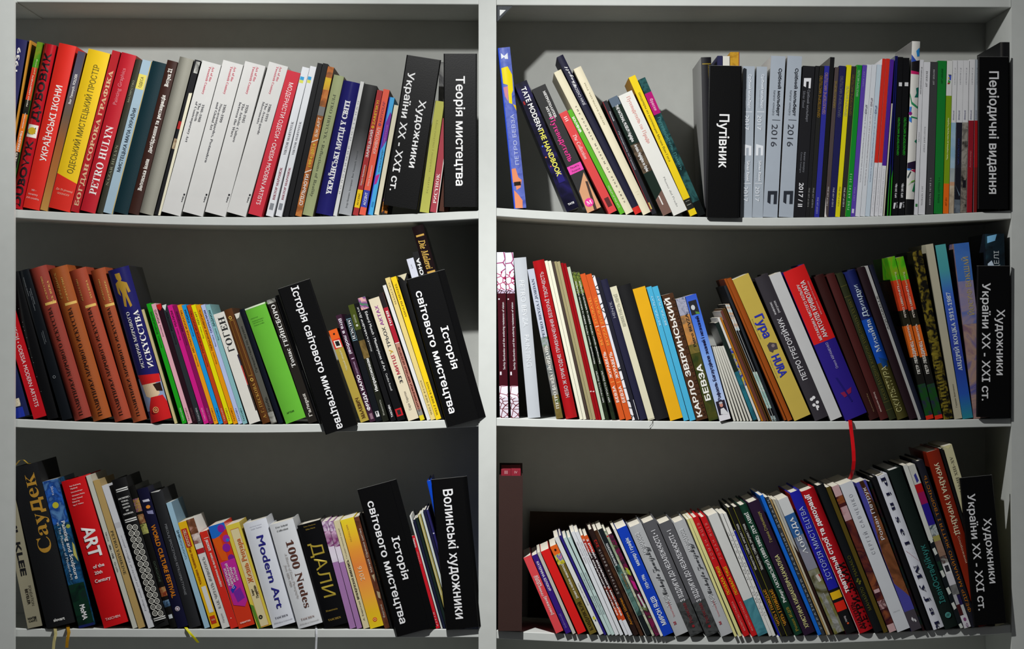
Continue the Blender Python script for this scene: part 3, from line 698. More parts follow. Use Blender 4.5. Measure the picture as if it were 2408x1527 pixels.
B('B1', '487 533 548 512 850 1396 788 1416', '5A3418', 'brown leather book with gold frame ornament',
  R(610, 1040, 'B08838', .24, .27), R(610, 1040, 'B08838', .72, .75), R(608, 612, 'B08838', .24, .75), R(1036, 1040, 'B08838', .24, .75), T('А. Г. ПЕСКОВА', 'u', 1100, 1370, .5, .4, 'C89A48', 'sg'), E('C8A048', .45, 590, .2, 1.2, .5), E('C8A048', .5, 1070, .2, 1.2, .5), k='h', fin='g', d=.19)
B('B1', '572 562 614 546 905 1402 855 1412', '55544C', 'grey-brown book with a white top corner beside the gold-framed one',
  P('D8D4C8', (0, 540), (1, 520), (.6, 585), (.1, 600)), T('Путешествие по музею', 'u', 655, 1010, .5, .35, '26261E'), R(1320, 1400, 'pic:55544C,A8A8A0:60'), T('Изобр.', 'u', 1200, 1310, .5, .4, '1E1E1A'), d=.17)
B('B1', '606 530 640 516 953 1412 908 1414', '0E1220', 'thin glossy navy-black spine left of the apple green book', k='h', fin='g', d=.2)
B('B1', '645 520 806 467 1132 1374 970 1416', '68B83A', 'wide apple green jacketed book with small dark print',
  H('ИЗБРАННЫЕ', 590, .3, .35, '2E5A1E'), H('РАЗМЫШЛЕНИЯ О', 605, .42, .55, '2E5A1E'), H('ПОРТРЕТЕ И НЕ', 622, .4, .5, '2E5A1E'), H('ТОЛЬКО О НЁМ', 640, .4, .5, '2E5A1E'), H('АРТИЯ', 1328, .38, .36, '2E5A1E', 'b'),
  R(450, 505, 'D8E8C8', 0, 1), fin='g', k='h', d=.19)
B('B1', '818 458 884 430 1216 1402 1150 1416', '26221E', 'black artist book with white serif title right of the apple green book',
  R(400, 475, 'pic:26221E,C8C8C0:60'), T('Томас ГЕЙНСБОРО', 'u', 488, 975, .5, .5, 'F0EEEA', 's'), T('Галерея', 'u', 1185, 1362, .5, .4, 'C8C4BC', 'sb'), fin='g', d=.2)
B('B1', '886 420 914 410 1250 1410 1222 1414', '101012', 'thin black spine wedged against the world art history marker', R(1000, 1420, 'C8C8C8', .4, .5), fin='g', d=.2)
M('B1', '905 366 1156 287 1539 1441 1274 1486', 'slanted black marker with one long line of white lettering, middle shelf',
  T('Історія світового мистецтва', 'd', 345, 1450, .5, .22, 'F2F2F4', 'b'))
B('B2', '38 775 97 755 326 1402 264 1416', 'AE983E', 'olive-gold artist book with an orange head and a black square',
  R(700, 832, 'E86018'), R(832, 895, 'D02818'), P('E8E0D0', (.15, 845), (.85, 835), (.88, 885), (.18, 895)), P('101014', (.28, 850), (.72, 843), (.75, 875), (.3, 882)), T('МАЛЕВИЧ', 'u', 1245, 1388, .5, .42, '5A3A18', 'sb'), T('Чёрный квадрат', 'u', 905, 1050, .5, .2, 'E8E4C0'), E('3A1A10', .5, 795, .12), side='6A4030', d=.17)
B('B2', '80 670 136 652 366 1410 334 1416', '36142C', 'plum book with white lettering right of the olive-gold one',
  T('Віта в любові', 'd', 688, 935, .5, .5, 'E8E0EC', 'b'), T('ФРІДА КАЛО', 'u', 1085, 1335, .5, .5, 'F0ECF0', 'B'), R(965, 972, 'C8B0C8', .3, .8), T('щоденник', 'u', 990, 1080, .5, .35, 'B898B8'), R(1355, 1395, '8A6A7A', .3, .8), d=.18)
B('B2', '147 668 192 655 418 1410 368 1412', '14171C', 'black book with a pale boxed title near its head',
  R(688, 692, '8AB0C0', .12, .9), R(838, 842, '8AB0C0', .12, .9), R(690, 840, '8AB0C0', .12, .16), R(690, 840, '8AB0C0', .86, .9), T('MUNCH', 'd', 697, 832, .5, .45, 'E8ECF0', 's'), R(1340, 1378, 'E0E0E0', .3, .85), P('1A1A1A', (.4, 1345), (.7, 1342), (.5, 1375)), fin='g', d=.18)
B('B2', '172 600 221 578 466 1408 420 1411', '1E2018', 'dark book with an olive head and white script title',
  R(560, 765, '48521E'), E('E8E8D8', .5, 735, .18, 1, .4), T('ИСКУССТВО', 'u', 660, 715, .5, .25, 'D8DCC0'), R(840, 965, 'pic:3A2A14,7A6438,5A4A20:40'), T('Импрессионизм', 'u', 968, 1198, .5, .5, 'F0F0EC', 'ib'), T('Живопись', 'u', 1260, 1370, .5, .3, 'B0B0A4'), fin='g', d=.19)
B('B2', '216 586 250 574 520 1408 470 1410', '141416', 'black book with white capitals before the one with a painted head',
  T('САЛЬВАДОР ДАЛИ', 'u', 608, 852, .5, .34, 'E8E8E8', 's'), T('Жизнь', 'u', 855, 920, .5, .3, 'C8C8C8'), T('TASCHEN', 'u', 1298, 1382, .5, .38, 'F0F0F0', 'b'), fin='g', d=.2)
B('B2', '236 546 298 530 576 1402 524 1409', '121214', 'black book with a painted panel at its head and red square foot',
  R(500, 622, 'pic:D86A3A,E8B8B0,7A3A8A,4A8A5A:70'), T('Edvard Munch : Masterpieces of Art', 'd', 638, 1055, .5, .34, 'F0F0F0'), T('Candice Russell', 'd', 1075, 1195, .5, .26, 'D0D0D0'), R(1322, 1375, 'C02028', .1, .95), R(1332, 1365, '2A2A2A', .3, .75), fin='g', d=.19)
B('B2', '318 552 390 533 676 1396 598 1411', 'DED2B6', 'cream book with many-coloured letters in the middle of the slanted row',
  T('АКТАХ', 'u', 595, 735, .5, .3, '9A4A9A', 'b'), T('ТРЬОХ', 'u', 748, 892, .5, .3, '4A4A4A', 'b'), T('У', 'u', 905, 938, .5, .3, 'C8A030', 'b'), T('МИТЦІ', 'u', 945, 1082, .5, .3, 'B83A4A', 'b'), T('33', 'u', 1095, 1145, .5, .3, '2A2A30', 'b'), T('Сара Торнтон', 'u', 1205, 1335, .5, .22, '8A8274'), d=.18)
B('B2', '390 512 418 500 716 1404 684 1408', 'BA8474', 'slim artist book: black head, crimson middle, tan photo below',
  R(480, 610, '1E1418'), R(610, 862, 'A8142A'), R(862, 1330, 'pic:C08A78,B07868:30'), R(1330, 1372, '8A8880'), R(1372, 1410, 'D8C820'), T('ГОГЕН', 'u', 633, 737, .5, .5, 'F0E8E8', 'sb'), R(858, 862, 'F0E8E8'), T('СОКРОВИЩНИЦА МИРОВЫХ ШЕДЕВРОВ', 'u', 890, 1342, .5, .4, '6A2A22', 'b'), d=.19)
B('B2', '416 456 444 448 756 1401 734 1405', 'DDDDDA', 'thin plain white spine beside the pale yellow artist book', d=.19)
B('B2', '430 405 471 395 791 1400 760 1403', 'E0CA80', 'pale yellow artist book, paler of the two side by side', T('MASACCIO', 'u', 435, 588, .5, .36, '9A8A5A', 's'), T('WELT DER KUNST', 'u', 1122, 1368, .5, .36, '8A7A4A', 's'), d=.2)
B('B2', '473 400 513 388 831 1393 795 1401', 'F0CC14', 'bright yellow artist book beside the paler yellow one', T('ADOLPH MENZEL', 'u', 438, 678, .5, .38, '7A6414', 's'), T('WELT DER KUNST', 'u', 1132, 1368, .5, .38, '7A6414', 's'), d=.2)
B('B2', '516 388 590 366 905 1392 836 1402', '101011', 'black book with a torn pale jacket edge behind the last middle marker',
  P('D0C8A8', (0, 380), (.3, 395), (.55, 420), (.8, 392), (1, 360), (1, 352), (.6, 372), (.2, 372)), T('Г. И. ИВАНОВ', 'd', 900, 1020, .62, .16, 'C8C8C8', 's'), k='h', d=.2)
B('B2', '583 270 634 257 957 1388 909 1400', 'CFD2E0', 'white-headed book standing behind the last middle marker', T('art', 'd', 305, 335, .5, .25, '9A9AA0'), d=.22)
B('B2', '628 222 668 210 1009 1384 968 1394', '121213', 'black book with bold white letters half hidden behind the last middle marker', T('ВЕРОНА', 'u', 262, 480, .55, .55, 'F0F0F0', 'B'), d=.22)
B('B2', '622 42 701 25 1092 1374 1012 1396', '1A0E10', 'tall brown-black book with gold lettering, highest on the middle shelf', R(95, 108, 'C8A050', .15, .85), T('Die Malerei', 'd', 132, 338, .5, .55, 'D0A850', 'ib'), R(352, 368, 'C8A050', .2, .9), k='h', fin='g', d=.23)
M('B2', '583 415 812 353 1098 1390 878 1455', 'black two-line marker slanted at the divider end of the middle shelf',
  T('Історія', 'd', 743, 1038, .72, .22, 'F4F4F6', 'b'), T('світового мистецтва', 'd', 492, 1352, .28, .22, 'F4F4F6', 'b'), splay=.012)

# ================================================================== middle shelf, wide bay
row('BR', 0.003, 'books on the middle shelf of the wide bay')
for pts, lab in (('62 92 191 92 260 2789 102 2789', 'first of two wine-red books with pale scribbled head, beside the divider'), ('193 98 324 98 432 2789 276 2789', 'second wine-red book with pale scribbled head, beside the silver one')):
    p = [float(v) for v in pts.split()]
    p = ' '.join(str(round((1160 if i % 2 == 0 else 580) + v / 6.94, 1)) for i, v in enumerate(p))
    B('', p, '42101A', lab, R(590, 640, 'scr:9A2060,E4E0F0,E8E6F4:45'), R(640, 682, 'scr:A01848,C03070,E8E4F0:110'), R(682, 690, 'scr:42101A,42101A,C8B8D0:150'), R(907, 935, 'scr:8A1840,F0ECF4,F0ECF4:70'), R(935, 982, 'scr:4A101C,8A2038,E0D8E4:120'),
      T('Serhiy Savchenko and the enduring resistance of vision', 'u', 711, 869, .62, .26, 'E8E0E4'), R(702, 705, 'E8E8F0', .1, .25), R(874, 882, 'E0D8E0', .1, .3), fin='g', group='wine-red books with scribbled heads')
B('', '1207.5 607.3 1238.2 604.6 1273 982 1240 983.4', 'BFC4CA', 'wide silver-grey book with embossed pale letters beside the wine-red pair', T('PETRO BEVZA', 'd', 660, 769, .5, .42, 'D6DADE'), T('PAINTING', 'd', 788, 863, .5, .42, 'D6DADE'), k='h', fin='m')
B('', '1239.5 634 1255.5 631.6 1325 984 1307 985.3', '7A7A76', 'landscape-picture spine, lavender above and mossy below, left of the red leather book',
  R(620, 793, 'BCC2D0'), R(793, 815, 'pic:5A7A40,9AA0A8,6A8A4A:60'), R(815, 930, 'pic:6A6A6A,8A8880,5A666A:30'), R(930, 990, 'pic:6A5A2A,7A6A3A,4A5A2A:60'), T('PETRO BEVZA / JORDAN', 'u', 656, 796, .5, .42, '5A6478', 's'), T('ПЕТРО БЕВЗА / ЙОРДАНЬ', 'u', 814, 962, .5, .46, 'E8E8E0', 's'), fin='g')
B('', '1251 614.8 1280 610 1357.3 982.6 1331 987.2', 'AE161C', 'rounded red leather book with silver decorative letters', T('НЕБО Ж ПРИГОДНЕ ПРИЗНАЧЕННЯ БЕЗКРАЇ ТВОРЧІСТЬ', 'u', 640, 936, .55, .3, 'C8BCC0', 'b'), k='r', fin='g')
thin = [('1280.3 614 1287.3 613 1371.4 987.5 1363.4 988', 'E6E4CE', 'first of two plain cream booklets right of the red leather book'), ('1287.6 614.3 1295.6 613.4 1379 987.5 1371.8 988', 'E4E2CC', 'second plain cream booklet, before the dark brown one'),
        ('1296.2 616 1302.5 614.8 1386.4 987.5 1379.5 988', '443830', 'thin dark brown booklet between cream and khaki ones'), ('1302.8 615.4 1308.4 614.6 1393.6 987.5 1387 988', '9C926A', 'first of two khaki booklets'), ('1308.8 615.4 1316.8 615 1401 987.5 1394 988', 'A29870', 'second khaki booklet, beside the dark red ones'),
        ('1317.8 619 1324.4 618.4 1407.6 987.5 1401.6 988', '920E16', 'first of two slim dark red booklets'), ('1324.7 620 1331.4 619.4 1414.4 987.5 1408 988', '980F16', 'second slim dark red booklet, beside the pale mint one'), ('1332.2 629 1340.4 627.4 1422.8 987.5 1415 988', 'BCC9B2', 'thin pale mint booklet right of the dark red ones')]
for i, (pts, col, lab) in enumerate(thin):
    B('', pts, col, lab, *((R(920, 922.5, 'D8C8C8', .1, .8),) if i in (5, 6) else ()), n='booklet', cat='booklet', d=.2, fin='g' if i in (5, 6) else 'm')
for i, (pts, lab) in enumerate((('1345.8 640 1352.6 638.8 1434.8 987.6 1423.6 988.4', 'first of two dark green photo spines with white lettering'), ('1353.4 641 1361.2 639.6 1451.4 987.8 1435.4 988.6', 'second dark green photo spine, beside the first bright orange book'))):
    B('', pts, 'pic:121A14,26301E,1A241C:30', lab, R(630, 690, 'pic:3A4A20,7A8A3A,2A3A20,A8A878:60'), T('МИ ПРОСТО ЙШЛИ', 'u', 874, 947, .5, .42, 'E4E4E0'), T('Мистецький проєкт ПЕТРА БЕВЗИ та МИКОЛИ ЖУРАВЛЯ', 'u', 662, 856, .5, .34, 'E0E0DC', 'b'), fin='g', group='dark green photo spines')
for i, (pts, lab) in enumerate((('1361.8 645.8 1375.3 643 1470.8 987.6 1455 989', 'first of two bright orange books with white and pale lettering'), ('1376.8 646.8 1391 643.2 1486 987.6 1472 989', 'second bright orange book, beside the black-and-white scribbled spine'))):
    B('', pts, 'D0541A', lab, T('БЕВЗА', 'u', 909, 948, .5, .5, 'F4EEE4', 'b'), R(899, 900.5, 'F0A050', .2, .9), T('ЖУРАВЕЛЬ', 'u', 829, 891, .5, .5, 'F4EEE4', 'b'), T('BEVZA', 'u', 773, 813, .5, .46, 'F0A040'), R(768, 769.5, 'F4E8D8', .2, .9), T('ZHURAVEL', 'u', 699, 764, .5, .46, 'F0A040'), group='bright orange twin books')
B('', '1392 648.4 1399 646.6 1493.6 987.5 1486.6 988.5', 'scr:1A1A1C,E2E0E6,E6E4E8:55', 'narrow spine of white patches on black right of the orange pair', R(775, 855, 'DCDCE4'), n='booklet', cat='booklet', d=.2)
B('', '1400 654 1410 651.6 1503.6 987 1494.4 988.5', '24242E', 'thin dark glossy spine left of the navy one', R(940, 990, 'C8C8D0', .8, .95), fin='g', d=.2)
B('', '1411.4 659.8 1427 655 1522.4 986.8 1504.6 988.6', '1E1E38', 'navy book with a faint grey name near its head', T('HENYK', 'u', 710, 748, .5, .42, '9A9AA8'), k='h')
B('', '1433.8 676.2 1448.8 672.4 1540.2 987 1523.8 990.5', 'D9D4B8', 'cream book with outlined grey letters left of the wide black book', T('ШЛЯХЕТНІСТЬ ЛІНІЇ', 'u', 692, 768, .5, .46, '8A8A78'), R(986, 987, '8A8A78'), ribbon=(('6A6A64', 1.4, [(1535, 988, -.001), (1534, 996, -.003), (1530, 1001, -.003), (1527, 1004.5, -.003)]),))
B('', '1451 675 1482 666 1573 987 1542 990', '161618', 'wide plain black book left of the yellow one', k='h', fin='m')
B('', '1486 681.4 1516.5 671.6 1607 989 1576 991.8', 'E6AC12', 'wide plain warm yellow book beside the sky blue pair', fin='m')
for pts, lab in (('1519.2 676 1531 673 1620 990.4 1608 992', 'first of two sky blue books, beside the warm yellow one'), ('1532 675.4 1545.8 672.4 1636 990.6 1622.4 992.6', 'second sky blue book, beside the brown white-lettered one')):
    B('', pts, '48B0D8', lab, T('BEVZA', 'u', 729, 766, .55, .36, 'C4E0EC'), E('E0D890', .55, 724, .08), T('PLAY', 'u', 696, 719, .55, .36, 'C4E0EC'), group='sky blue twin books', side='8AC8E0')
B('B4', '88 417 168 393 450 1386 355 1402', '4A2C16', 'brown book with very large white capitals', T('КАРЛО ЗВІРИНСЬКИЙ', 'u', 437, 1372, .38, .42, 'F4F0E8', 'B'), T('МИСТЕЦТВО ТА МОЛИТВА', 'u', 430, 1360, .84, .2, '2A1A0E', 'w'), k='p', fin='m')
B('B4', '190 446 266 425 527 1391 458 1402', 'pic:2A3A1A,4A4A1E,38421C:30', 'landscape spine, speckled blue over orange and green, white capitals near its foot',
  R(400, 570, 'pic:8A8EA0,B0B0C0,6A7088:120'), R(570, 800, 'pic:B07838,C88A48,8A6A48:40'), R(800, 870, 'pic:3A4A20,A08040:40'), T('БЕВЗА', 'u', 958, 1242, .5, .55, 'F4F2EA', 'B'), T('Petro BEVZA', 'u', 558, 818, .66, .3, '1A1A1C', 'b'), fin='g')
B('B4', '268 422 357 400 630 1384 542 1410', 'grd:D8DCE8,A8C0EC,80A8EC,4A7AE0,3058CC', 'blue gradient book with a portrait photo at its foot',
  R(455, 565, '24242A', .1, .85), E('C8CCD0', .4, 510, .18, 1.3), P('5A8A3A', (.5, 540), (.85, 545), (.85, 560), (.5, 560)), T('Рафаель Багаутдінов знаний і незнаний', 'u', 578, 1242, .5, .3, '201E48', 'b'),
  R(1345, 1500, 'E0DEE4'), R(1245, 1352, '241C2C', .08, .9), E('C88878', .5, 1278, .16, 1.3), P('DCDCE0', (.25, 1352), (.35, 1310), (.65, 1300), (.88, 1335), (.88, 1352)), E('C0C0C4', .5, 1262, .17, .6), fin='m', Y=-.004)
for i in range(6):
    xt, xb = 1671 + 5.1 * i, 1724.5 + 7.7 * i
    B('', '%.1f %.1f %.1f %.1f %.1f 991.2 %.1f 992.6' % (xt, 815.5, xt + 5.3, 815, xb + 7.0, xb), ('D6D4C8', 'DAD8CC', 'D2D0C4', 'D8D6CA', 'D0CEC2', 'D6D4CA')[i],
      ('first of six slim white pamphlets fanned beside the blue gradient book', 'second of the six fanned white pamphlets', 'third of the six fanned white pamphlets', 'fourth of the six fanned white pamphlets', 'fifth of the six fanned white pamphlets', 'last of the six fanned white pamphlets, against the teal spine')[i], n='pamphlet', cat='pamphlet', d=.15, group='fanned white pamphlets')
B('', '1680.4 760 1689.6 757.4 1782.6 991.4 1770.6 992.8', '1C2824', 'dark green spine turning teal towards its foot', R(876, 990, 'pic:1E6474,2A7484,1A4A5A:40'), fin='g', side='0E1012', d=.2)
B('', '1686 748 1691.4 746 1789.4 991.6 1783 992.8', 'DAD8D2', 'thin white spine with a flower-photo strip', R(820, 909, 'pic:1E2A1C,C8B830,3A4AC8,2A3A20:120'), n='booklet', cat='booklet', d=.2)
B('', '1692 747.6 1695.6 746.4 1795.4 991.6 1789.8 992.6', 'B46E12', 'thin orange-brown booklet edge beside the flower-photo strip', n='booklet', cat='booklet', d=.2)
B('', '1693.4 732.4 1698 730 1802.8 991.6 1796 992.8', '64362E', 'thin mauve-brown booklet beside the orange-brown edge', n='booklet', cat='booklet', d=.22, side='C8C6C2')
for i in range(2):
    B('', '%.1f 726 %.1f 724.6 %.1f 991.6 %.1f 992.8' % (1698.3 + 3.2 * i, 1701.3 + 3.2 * i, 1809.2 + 6 * i, 1803.4 + 6 * i), '52340C', ('first thin dark bronze booklet right of the mauve-brown one', 'second thin dark bronze booklet, beside the icy photo pair')[i], n='booklet', cat='booklet', d=.22, group='dark bronze booklets')
for i in range(2):
    B('', '%.1f 715.6 %.1f 714.6 %.1f 991.4 %.1f 992.6' % (1704.5 + 4.8 * i, 1709 + 4.8 * i, 1821 + 5.6 * i, 1815.8 + 5.6 * i), '121418', ('first of two photo booklets, icy blue head and foot with black middle', 'second photo booklet with icy head and foot, beside the plain black spine')[i], R(700, 778, 'pic:9AC0D0,D8D8D0,C89A70,7AA0B8:120'), R(876, 962, 'pic:C8D4CC,8ABAB0,D8DCD4:90'), R(980, 992, 'pic:3A4A4C,A8BCBC:150'), R(700, 992, 'DCDCD8', 0, .16), n='booklet', cat='booklet', d=.22, group='icy photo booklets', fin='g')
B('', '1700.8 673 1712.5 669 1838.6 990.6 1827.4 992.6', '20242A', 'plain black spine with a broad black cover side, left of the rust pair', k='h', d=.22, fin='m', side='0A0A0C')
for i, (pts, lab) in enumerate((('1697.8 659 1706 654.4 1850.6 990.6 1839.2 992.6', 'first of two rust-brown books left of the yellow book with blue letters'), ('1707.2 657 1718.4 653 1864.4 990.4 1851.4 992.6', 'second rust-brown book, against the yellow book with blue letters'))):
    B('', pts, '9C4A0E', lab, k='h', d=.22, group='rust-brown twin books', side='6A2E1C')
B('B4', '640 293 763 243 1250 1336 1118 1396', 'C9B04E', 'mustard book with huge blue lettering and a small bearded head',
  T('Гура', 'd', 565, 738, .55, .48, '2A34B0', 'B'), T('HURA', 'd', 878, 1042, .5, .48, '2A34B0', 'B'), T('Володимир Гура, живопис', 'd', 600, 755, .12, .07, '9A8A40'), T('Volodymyr Hura painting', 'd', 920, 1055, .12, .07, '9A8A40'),
  P('4A4048', (.3, 805), (.5, 780), (.85, 785), (.8, 830), (.55, 840), (.45, 860), (.3, 850)), E('8A7A78', .62, 805, .1), k='p', fin='m', side='4A3A1A')
B('B4', '815 284 906 237 1391 1366 1282 1402', '363238', 'charcoal book with white capitals and a white flower emblem',
  T('ПЕТРО ГРЕГОРІЙЧУК', 'u', 595, 1078, .5, .36, 'E8E6EA', 'b'), T('живопис', 'u', 470, 570, .35, .16, 'D0CED2', 'b'), T('рисунок', 'u', 458, 552, .65, .16, 'D0CED2', 'b'), *[E('F0EEF0', .5 + .17 * math.cos(a * 1.257), 1255 + 38 * math.sin(a * 1.257), .12) for a in range(5)], P('F0EEF0', (.45, 1280), (.55, 1280), (.52, 1318), (.42, 1318)), k='h', fin='m')
B('B4', '926 266 1016 230 1492 1354 1407 1390', 'D2D2D2', 'plain white-silver book between the charcoal and the red-and-violet books', fin='g', k='p')
B('B4', '1032 236 1206 166 1698 1333 1525 1398', '2A1A84', 'tall red and violet book with white capitals and a red ribbon marker',
  P('D81A1A', (0, 100), (1, 100), (1, 740), (0, 808)), T('АНАТОЛІЯ КРИВОЛАПА', 'u', 300, 742, .62, .2, 'F4ECEC', 'b'), T('МЕТАФІЗИКА ЧИСТОГО КОЛЬОРУ', 'u', 330, 765, .38, .12, 'F0E0E0', 'b'), T('Метафізика чистого кольору', 'u', 300, 560, .84, .06, 'E8B8B8'), T('Олеся АВРАМЕНКО', 'u', 784, 985, .55, .11, 'C0B8E0'), P('8A1A4A', (.25, 1180), (.5, 1165), (.8, 1130), (.7, 1175), (.35, 1215)), P('1A1270', (.3, 1060), (.4, 1060), (.62, 1240), (.55, 1250)),
  k='h', fin='m', Y=-.003, d=.235, ribbon=(('D8141C', 8.5, [(1996, 985, .02), (1999, 989, -.006), (2000, 1000, -.009), (2004, 1030, -.010), (2007, 1060, -.010), (2008, 1085, -.009), (2006, 1105, -.006), (2002, 1118, .002), (1998, 1127, .010)]),))
B('', '1912 652 1938.6 643.5 2068.6 984 2045 986.6', '34100E', 'first of two dark maroon books right of the red and violet one', T('Археологія', 'd', 925, 968, .7, .12, '8A7050', 'b'), k='h')
B('', '1941 649 1963.4 640.6 2090 984 2070.4 987', '4A1A18', 'second dark maroon book, with a tiny white line near its foot', T('Історія мистецтва', 'd', 922, 968, .45, .18, 'D0B8B0', 'b'), k='h')
B('', '1965 645.6 1982 641 2108 984 2091 986.8', '2A2E16', 'dark olive book with a long gold title', T('РОСІЯ І ЗАХІДНИЙ ЖИВОПИС XVIII–ПОЧАТКУ XX ВІКУ', 'u', 703, 940, .5, .45, '5E5A28', 's'), R(672, 673, '5E5A28'), R(697, 698, '5E5A28'), R(944, 945, '5E5A28'), R(962, 963, '5E5A28'), k='h', d=.2)
B('', '1984 641.5 2012.6 631.6 2137.6 979.6 2109.6 988.6', '15205E', 'royal blue and olive book on sculpture with pale letters',
  R(750, 852, '0A4AB0'), R(852, 1000, '48431A'), P('0A4080', (.3, 840), (.9, 845), (.8, 862), (.4, 865)), T('Михайла Дзиндри', 'u', 670, 828, .5, .42, 'C8D8E8', 's'), T('СКУЛЬПТУРА', 'u', 862, 968, .45, .46, 'C0BC80'), k='r', fin='m')
B('', '2014 632.6 2034 626.6 2158 982 2139 986.4', '221018', 'plain blackish maroon book right of the sculpture book', k='h')
B('', '2035 627 2041.4 624.4 2166.6 983 2159.6 985.6', 'ACACAA', 'thin grey spine with dark grey lettering', T('AQUARELLE', 'u', 696, 775, .5, .6, '5A5A5A', 'b'), d=.2)
B('', '2042.6 625 2054 622.4 2176 983 2167.4 985.6', '12162A', 'blue-black spine before the first painted green and orange book', k='h', d=.2)
for pts, lab in (('2087.4 606 2103.8 602.4 2196 983 2177.4 985', 'first of two painted green, orange and black spines on the middle shelf'), ('2106 607 2125 602.8 2216.6 983 2199.4 985', 'second painted green, orange and black spine, beside the black and gold pattern')):
    B('', pts, '1A1A1A', lab, R(590, 658.5, 'pic:3EA012,5AB414,8A9A1C:40', wrap=True), R(658.5, 729, 'pic:C8301C,DC4A1C:30', wrap=True), R(729, 765, 'pic:16140F,2A2818:30', wrap=True), R(765, 838, 'pic:E8741C,DC6420:30', wrap=True), R(838, 902, '191814', wrap=True), R(902, 975, 'pic:12501E,1C4A1C,2A1C4A:40', wrap=True), R(975, 986, 'D83018'),
      T('PETRO LEBEDYNETS', 'u', 672, 746, .5, .26, 'E8DCCC', 'b'), T('painting', 'u', 640, 670, .5, .26, 'D8D8A0'), T('ЖИВОПИСЬ', 'u', 762, 800, .5, .24, 'F0E8D8', 'b'), T('ПЕТР ЛЕБЕДИНЕЦ', 'u', 803, 878, .5, .36, 'F2EEE4', 'B'), fin='g', group='twin painted spines on the middle shelf')
B('', '2146 594 2166.6 585 2242 981 2219 985', 'pic:0E0C08,14120A,6A5C18,8A7A24:95', 'black book speckled with a yellow dash pattern', *[R(y, y + 4, '7A6C20', .15 + .1 * (i % 2), .8 - .1 * (i % 3)) for i, y in enumerate(range(800, 968, 8))], k='h', fin='g', side='1A180C')
B('', '2177 577.6 2194 571 2262.6 981 2245 984.4', 'BDB69E', 'plain stone-coloured book with tiny print near its foot', T('Герман Іванченко', 'u', 902, 956, .5, .2, '6A6650'), k='p', side='A8A48E')
B('', '2198.5 578 2224.8 573 2287 980 2265 983', 'grd:2A8A98,2A58B8,2A46A8,3446A8,3A58C0,4068C8,4AA0A8,52A8A8', 'blue book with a teal head and white serif capitals', T('АНДРІЙ КОЦКА 1911-1987', 'u', 687, 870, .5, .4, 'D0DCE8', 'sb'), k='p', fin='g', side='2A6A78')
B('', '2242.5 574 2279 570 2325 978 2290 981', 'pic:8A6A7A,B09080,5A5A9A,C8A090:22', 'picture-covered spine, blue above and mauve below, with gold capitals, beside the artists marker', R(560, 660, 'pic:3A6AB8,4A78C0:20'), R(660, 760, 'pic:4A6AB8,9A8AA0,6A7ABC:20'), T('ЙОСИФ БОКШАЙ', 'u', 604, 739, .66, .34, 'B0A070', 's'), k='p', fin='g', d=.16)
B('', '2316 552 2363 548 2372 980 2329 981', 'pic:0A1218,12242E,1E4450:24', 'dark blue night-photo book rising behind the artists marker in the corner', P('7AB8E0', (.1, 556), (.6, 551), (.5, 566), (.1, 572)), P('C0D0E0', (.1, 620), (.3, 612), (.5, 632), (.1, 640)), T('МОДЕЛІ', 'u', 590, 665, .55, .26, 'C8D0D4'), k='h', fin='g', side='1C2430', d=.2)
M('B5', '1178 266 1420 268 1416 1382 1174 1370', 'upright black two-line marker in the far corner of the middle shelf',
  T('Художники', 'd', 585, 1068, .72, .24, 'E8E8EA', 'b'), T('України ХХ - ХХІ ст.', 'd', 392, 1255, .28, .24, 'E8E8EA', 'b'))

# ================================================================== lower shelf, narrow bay
row('CL', 0.003, 'books on the lower shelf of the narrow bay')
B('C0', '5 330 106 303 326 1342 211 1363', '9C967E', 'grey-beige museum book with black block letters behind the outer upright, lower shelf',
  T('PAUL KLEE', 'd', 380, 958, .5, .4, '16161A', 'B'), T('FONDATION', 'd', 1034, 1185, .72, .2, '5A5648'), T('BEYELER', 'd', 1060, 1178, .45, .2, '2A241C', 'b'), H('HATJE', 1282, .45, .6, '1E1E1A', 'B'), H('CANTZ', 1303, .47, .6, '1E1E1A', 'B'), k='p', Y=-.002, d=.2)
B('C0', '66 132 279 96 581 1346 352 1372', '121316', 'massive black book with a huge gold serif name and ribbon markers',
  T('Саудек', 'u', 180, 792, .58, .48, 'C8963A', 'sg'), H('slovart', 1308, .5, .4, 'F0F0EC', 'B'), k='h', fin='l', d=.23, Y=-.006,
  ribbon=(('C8BC80', 7, [(128, 1474, .02), (130, 1481, -.012), (131, 1492, -.012), (127, 1510, -.012), (125, 1535, -.012)]), ('B8861C', 7.5, [(160, 1470, .02), (160, 1478, -.012), (162, 1488, -.013), (158, 1508, -.013), (157, 1524, -.012)]), ('B89830', 4, [(36, 1095, .04), (46, 1083, .03), (56, 1082, .03), (66, 1091, .03), (73, 1090, .03)])))
B('C0', '330 236 442 218 731 1336 602 1362', 'pic:123A5E,1E5A8A,0E2E4A,2A6A8E:40', 'museum painting and sculpture guide with a swirling blue picture spine',
  R(200, 560, 'pic:1C50A8,2E6AC8,184088,5A8AC0:45'), E('C8C030', .45, 420, .2), E('A8B048', .9, 580, .13), P('C8C068', (.9, 700), (1, 720), (1, 850), (.8, 800)), R(1020, 1400, 'pic:0A1E1A,0E3422,142A24:40'), R(1330, 1400, '1A2460'),
  T('Painting and Sculpture', 'd', 540, 982, .66, .24, 'F0F2F4', 'b'), T('at The Museum of Modern Art', 'd', 552, 990, .34, .17, 'D8E4EC'), T('MoMA', 'd', 1180, 1294, .55, .32, 'F4F4F4', 'B'), T('Skira', 'd', 275, 342, .5, .16, 'D8E0F0'), k='p', fin='g')
